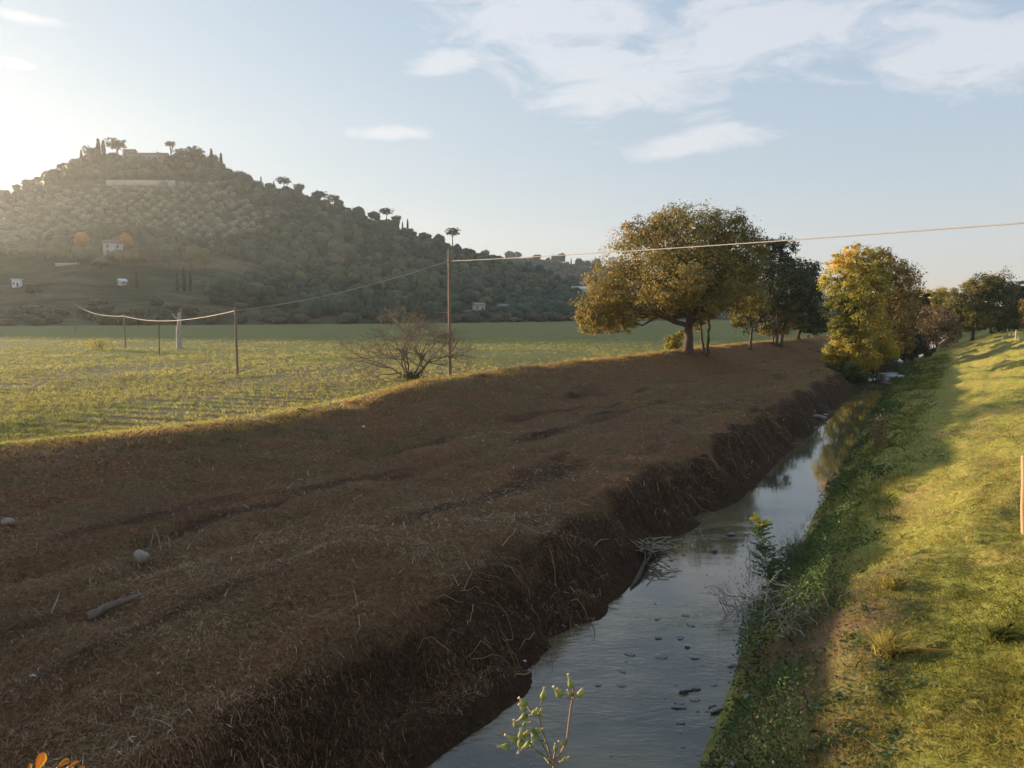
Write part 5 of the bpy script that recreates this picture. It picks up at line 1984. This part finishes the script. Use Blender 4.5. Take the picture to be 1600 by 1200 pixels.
for i, (u, v_, u2, v2, txt) in enumerate([(235, 855, 240, 830, 'thin pale stalk standing just above the boulder'), (252, 862, 241, 827, 'taller pale stalk standing right of the boulder'), (265, 858, 262, 840, 'short pale stalk right of the boulder'),
                                         (80, 962, 93, 930, 'pale stick leaning on the brush left of the log'), (562, 980, 553, 925, 'long pale straw stalk in the middle of the bank'),
                                         (350, 934, 375, 893, 'pale stick lying on the bank right of the boulder'), (228, 1126, 270, 1144, 'pale broken cane lying at the lower left of the bank')]):
    a_, b_ = hit(u, v_), hit(u2, v2)
    if i < 3:
        b_ = at(u2, v2, a_.y)
    m = MB(); dv = b_ - a_
    m.tube([Vector((0, 0, .02)), dv * .5 + Vector((.02, 0, .06)), dv + Vector((0, 0, .05))], [.011, .010, .006], 5)
    tag(m.build('dry_stalk', DEADS, None, True, a_), txt, 'stalk')

# slab across the stream
CONC = surf_mat('pale_concrete', [(0.3, (0.42, 0.43, 0.44)), (0.7, (0.58, 0.59, 0.60))], 2.0, .8, .3, .02)
q = hit(1397, 592)
k = q.y / FPX
root = tag(empty('concrete_ford', (q.x, q.y, 0)), 'pale concrete slab crossing the stream under the poplars', 'slab')
m = MB(); m.box((-15 * k, -1.4, .26), (14 * k, 1.4, .42)); m.build('slab', CONC, root)
for x0 in (-12, 11):
    m = MB(); m.box((x0 * k - .18, -.8, -.5), (x0 * k + .18, .8, .258)); m.build('support', CONC, root)
m = MB(); m.box((-15 * k, 1.2, .423), (14 * k, 1.4, .56)); m.build('kerb', CONC, root)

# ------------------------------------------------------------------ bridge underfoot and the plants at its edge
m = MB()
m.box((-22, -4.0, 5.2), (16, 1.05, 5.7))
tag(m.build('bridge_deck', CONC), kind='structure')
for x0 in (-14.0, 6.0):
    m = MB(); m.box((x0 - .5, -3.6, -1), (x0 + .5, .6, 5.197)); tag(m.build('bridge_pier_wall', CONC), kind='structure')

WY = 1.02
BUDM = leaf_mat('green_buds', [(0.0, (0.10, 0.14, 0.03)), (0.6, (0.30, 0.32, 0.08)), (1.0, (0.60, 0.42, 0.26))], .2)
STEMM = leaf_mat('weed_stems', [(0.0, (0.10, 0.13, 0.05)), (1.0, (0.28, 0.17, 0.12))], .15)
zp = lambda X, Y, dy=0.0: np.array(at(700 + X * .1875, 1000 + Y * .1875, WY + dy))
wb = np.array([zp(870, 1040)[0], WY, 5.7])
root = tag(empty('budding_weed', wb), 'sunlit weed with green seed buds rising in front of the water', 'weed')
stems = [([(870, 1250), (870, 1040), (930, 960), (990, 850), (1005, 720), (1025, 560), (1040, 480), (1048, 400), (1028, 375)], .0021, .9),
         ([(870, 1040), (850, 940), (800, 800), (770, 720), (762, 640), (730, 615), (690, 600), (655, 545)], .0017, .35),
         ([(750, 600), (770, 540), (790, 480)], .0011, .3), ([(845, 1030), (790, 960), (740, 930), (690, 880), (660, 870)], .0014, .2),
         ([(862, 1040), (800, 900), (750, 800), (735, 760)], .0013, .2), ([(1040, 490), (1070, 475), (1095, 455)], .0011, .6), ([(1040, 495), (990, 480), (940, 440)], .0008, .6),
         ([(880, 1020), (890, 950), (897, 905)], .0016, 1.0), ([(870, 1040), (920, 1020), (975, 1000)], .0016, 1.0), ([(740, 760), (650, 800), (600, 810)], .001, .3), ([(700, 620), (640, 640), (600, 670)], .001, .3)]
for pts, r_, tn in stems:
    m = MB()
    P = np.array([zp(X, Y, .012 * math.sin(X * .05)) for X, Y in pts]) - wb
    if pts[0][1] > 1200:
        P[0] = (0, 0, 0)
    # smooth the bends
    w0, w1 = np.linspace(0, 1, len(P)), np.linspace(0, 1, len(P) * 3)
    P = np.stack([np.interp(w1, w0, P[:, j]) for j in range(3)], 1)
    m.tube(P, np.linspace(r_, r_ * .7, len(P)), 7, tint=tn)
    m.build('stem', STEMM, root, True)
buds = [(1025, 368, 1003, 298, 1), (1020, 452, 1000, 425, .7), (1102, 452, 1112, 425, 1.05), (925, 455, 885, 400, 1), (948, 425, 930, 415, .6), (795, 468, 801, 408, 1), (635, 525, 600, 492, 1), (630, 570, 600, 545, .9), (720, 610, 735, 585, .9),
        (765, 612, 772, 592, .8), (635, 640, 570, 680, 1), (562, 708, 552, 680, .8), (640, 705, 675, 688, .7), (552, 830, 488, 796, 1), (488, 888, 424, 886, 1), (606, 800, 606, 750, .9), (640, 795, 655, 770, .8),
        (605, 860, 588, 930, 1), (672, 868, 615, 905, 1), (722, 805, 712, 830, 1.1), (742, 755, 770, 745, .8), (700, 750, 668, 745, .7), (962, 862, 935, 850, .7), (897, 905, 893, 880, .7), (972, 1000, 985, 990, .7)]
for i, (X, Y, X2, Y2, sc) in enumerate(buds):
    a0, a1 = zp(X, Y, .012 * math.sin(X * .05)), zp(X2, Y2, .012 * math.sin(X * .05))
    d_ = unit(a1 - a0)
    L = max(np.linalg.norm(a1 - a0), .006)
    r_ = .0050 * sc
    m = MB()
    P = np.array([a0 - d_ * r_ * 1.0, a0 - d_ * r_ * .7, a0, a0 + d_ * r_ * .7, a0 + d_ * (r_ + L * .25), a0 + d_ * (r_ * .6 + L * .75), a0 + d_ * (r_ * .6 + L)]) - wb
    rr = np.array([.25, .8, 1.0, .72, .35, .28, .42]) * r_
    m.tube(P, rr, 9)
    me = m.mesh('bud', BUDM, True)
    al = np.array([float((Vector(v_.co) - Vector(a0 - wb)).dot(Vector(d_))) for v_ in me.vertices])
    me.attributes['tint'].data.foreach_set('value', np.clip(.35 + (al / (L + r_)) * .75, 0, 1).astype(np.float32))
    add_obj('bud', me, root)

# orange leaves at the lower left
LEAFO = leaf_mat('orange_leaf', [(0.0, (0.42, 0.07, 0.01)), (0.45, (0.50, 0.17, 0.015)), (0.55, (0.30, 0.10, 0.01)), (0.65, (0.52, 0.27, 0.02)), (1.0, (0.50, 0.36, 0.04))], .35)
LY = 1.1
lb0 = np.array(at(62, 1230, LY))
lb = np.array([lb0[0], LY, 5.7])
root = tag(empty('orange_leaf_sprig', lb), 'sprig of bright orange autumn leaves at the lower left corner', 'leaf sprig')
for i, (bu, bv, tu, tv, wd) in enumerate([(57, 1204, 68, 1176, 22), (44, 1206, 47, 1192, 9), (90, 1198, 108, 1187, 13), (108, 1197, 124, 1189, 7), (118, 1206, 132, 1198, 11), (84, 1208, 70, 1198, 12), (104, 1212, 113, 1196, 9)]):
    a0, a1 = np.array(at(bu, bv, LY)), np.array(at(tu, tv, LY - .015))
    ax = a1 - a0
    L = np.linalg.norm(ax)
    sd = unit(np.cross(ax, np.array([0.2 * (i % 3 - 1), 1.0, 0.15])))
    nn = unit(np.cross(sd, ax))
    n = 12
    W = wd * LY / FPX / 2
    vv, tt, ff = [], [], []
    for j in range(n + 1):
        q_ = j / n
        prof = 2.1 * q_ ** .75 * (1 - q_) ** .8 * (1 + (.07 if j % 2 else -.05)) if 0 < j < n else 0.02
        mid = a0 + ax * q_ + nn * .05 * L * math.sin(q_ * 3)
        vv += [mid - sd * W * prof + nn * W * .35 * prof, mid, mid + sd * W * prof + nn * W * .35 * prof]
        tt += [.75, .45, .15] if i != 2 else [.6, .5, .8]
    for j in range(n):
        for s_ in (0, 1):
            ff.append([3 * j + s_, 3 * j + s_ + 1, 3 * j + s_ + 4, 3 * j + s_ + 3])
    add_obj('leaf', mesh('leaf', np.array(vv) - lb, np.array(ff), LEAFO, True, {'tint': tt}), root)
    m = MB(); m.tube([a0 - lb, (a0 + lb0) / 2 - lb, (0, 0, .02)], [.0012, .0016, .0025], 5, tint=.9); m.build('leaf_stalk', STEMM, root)
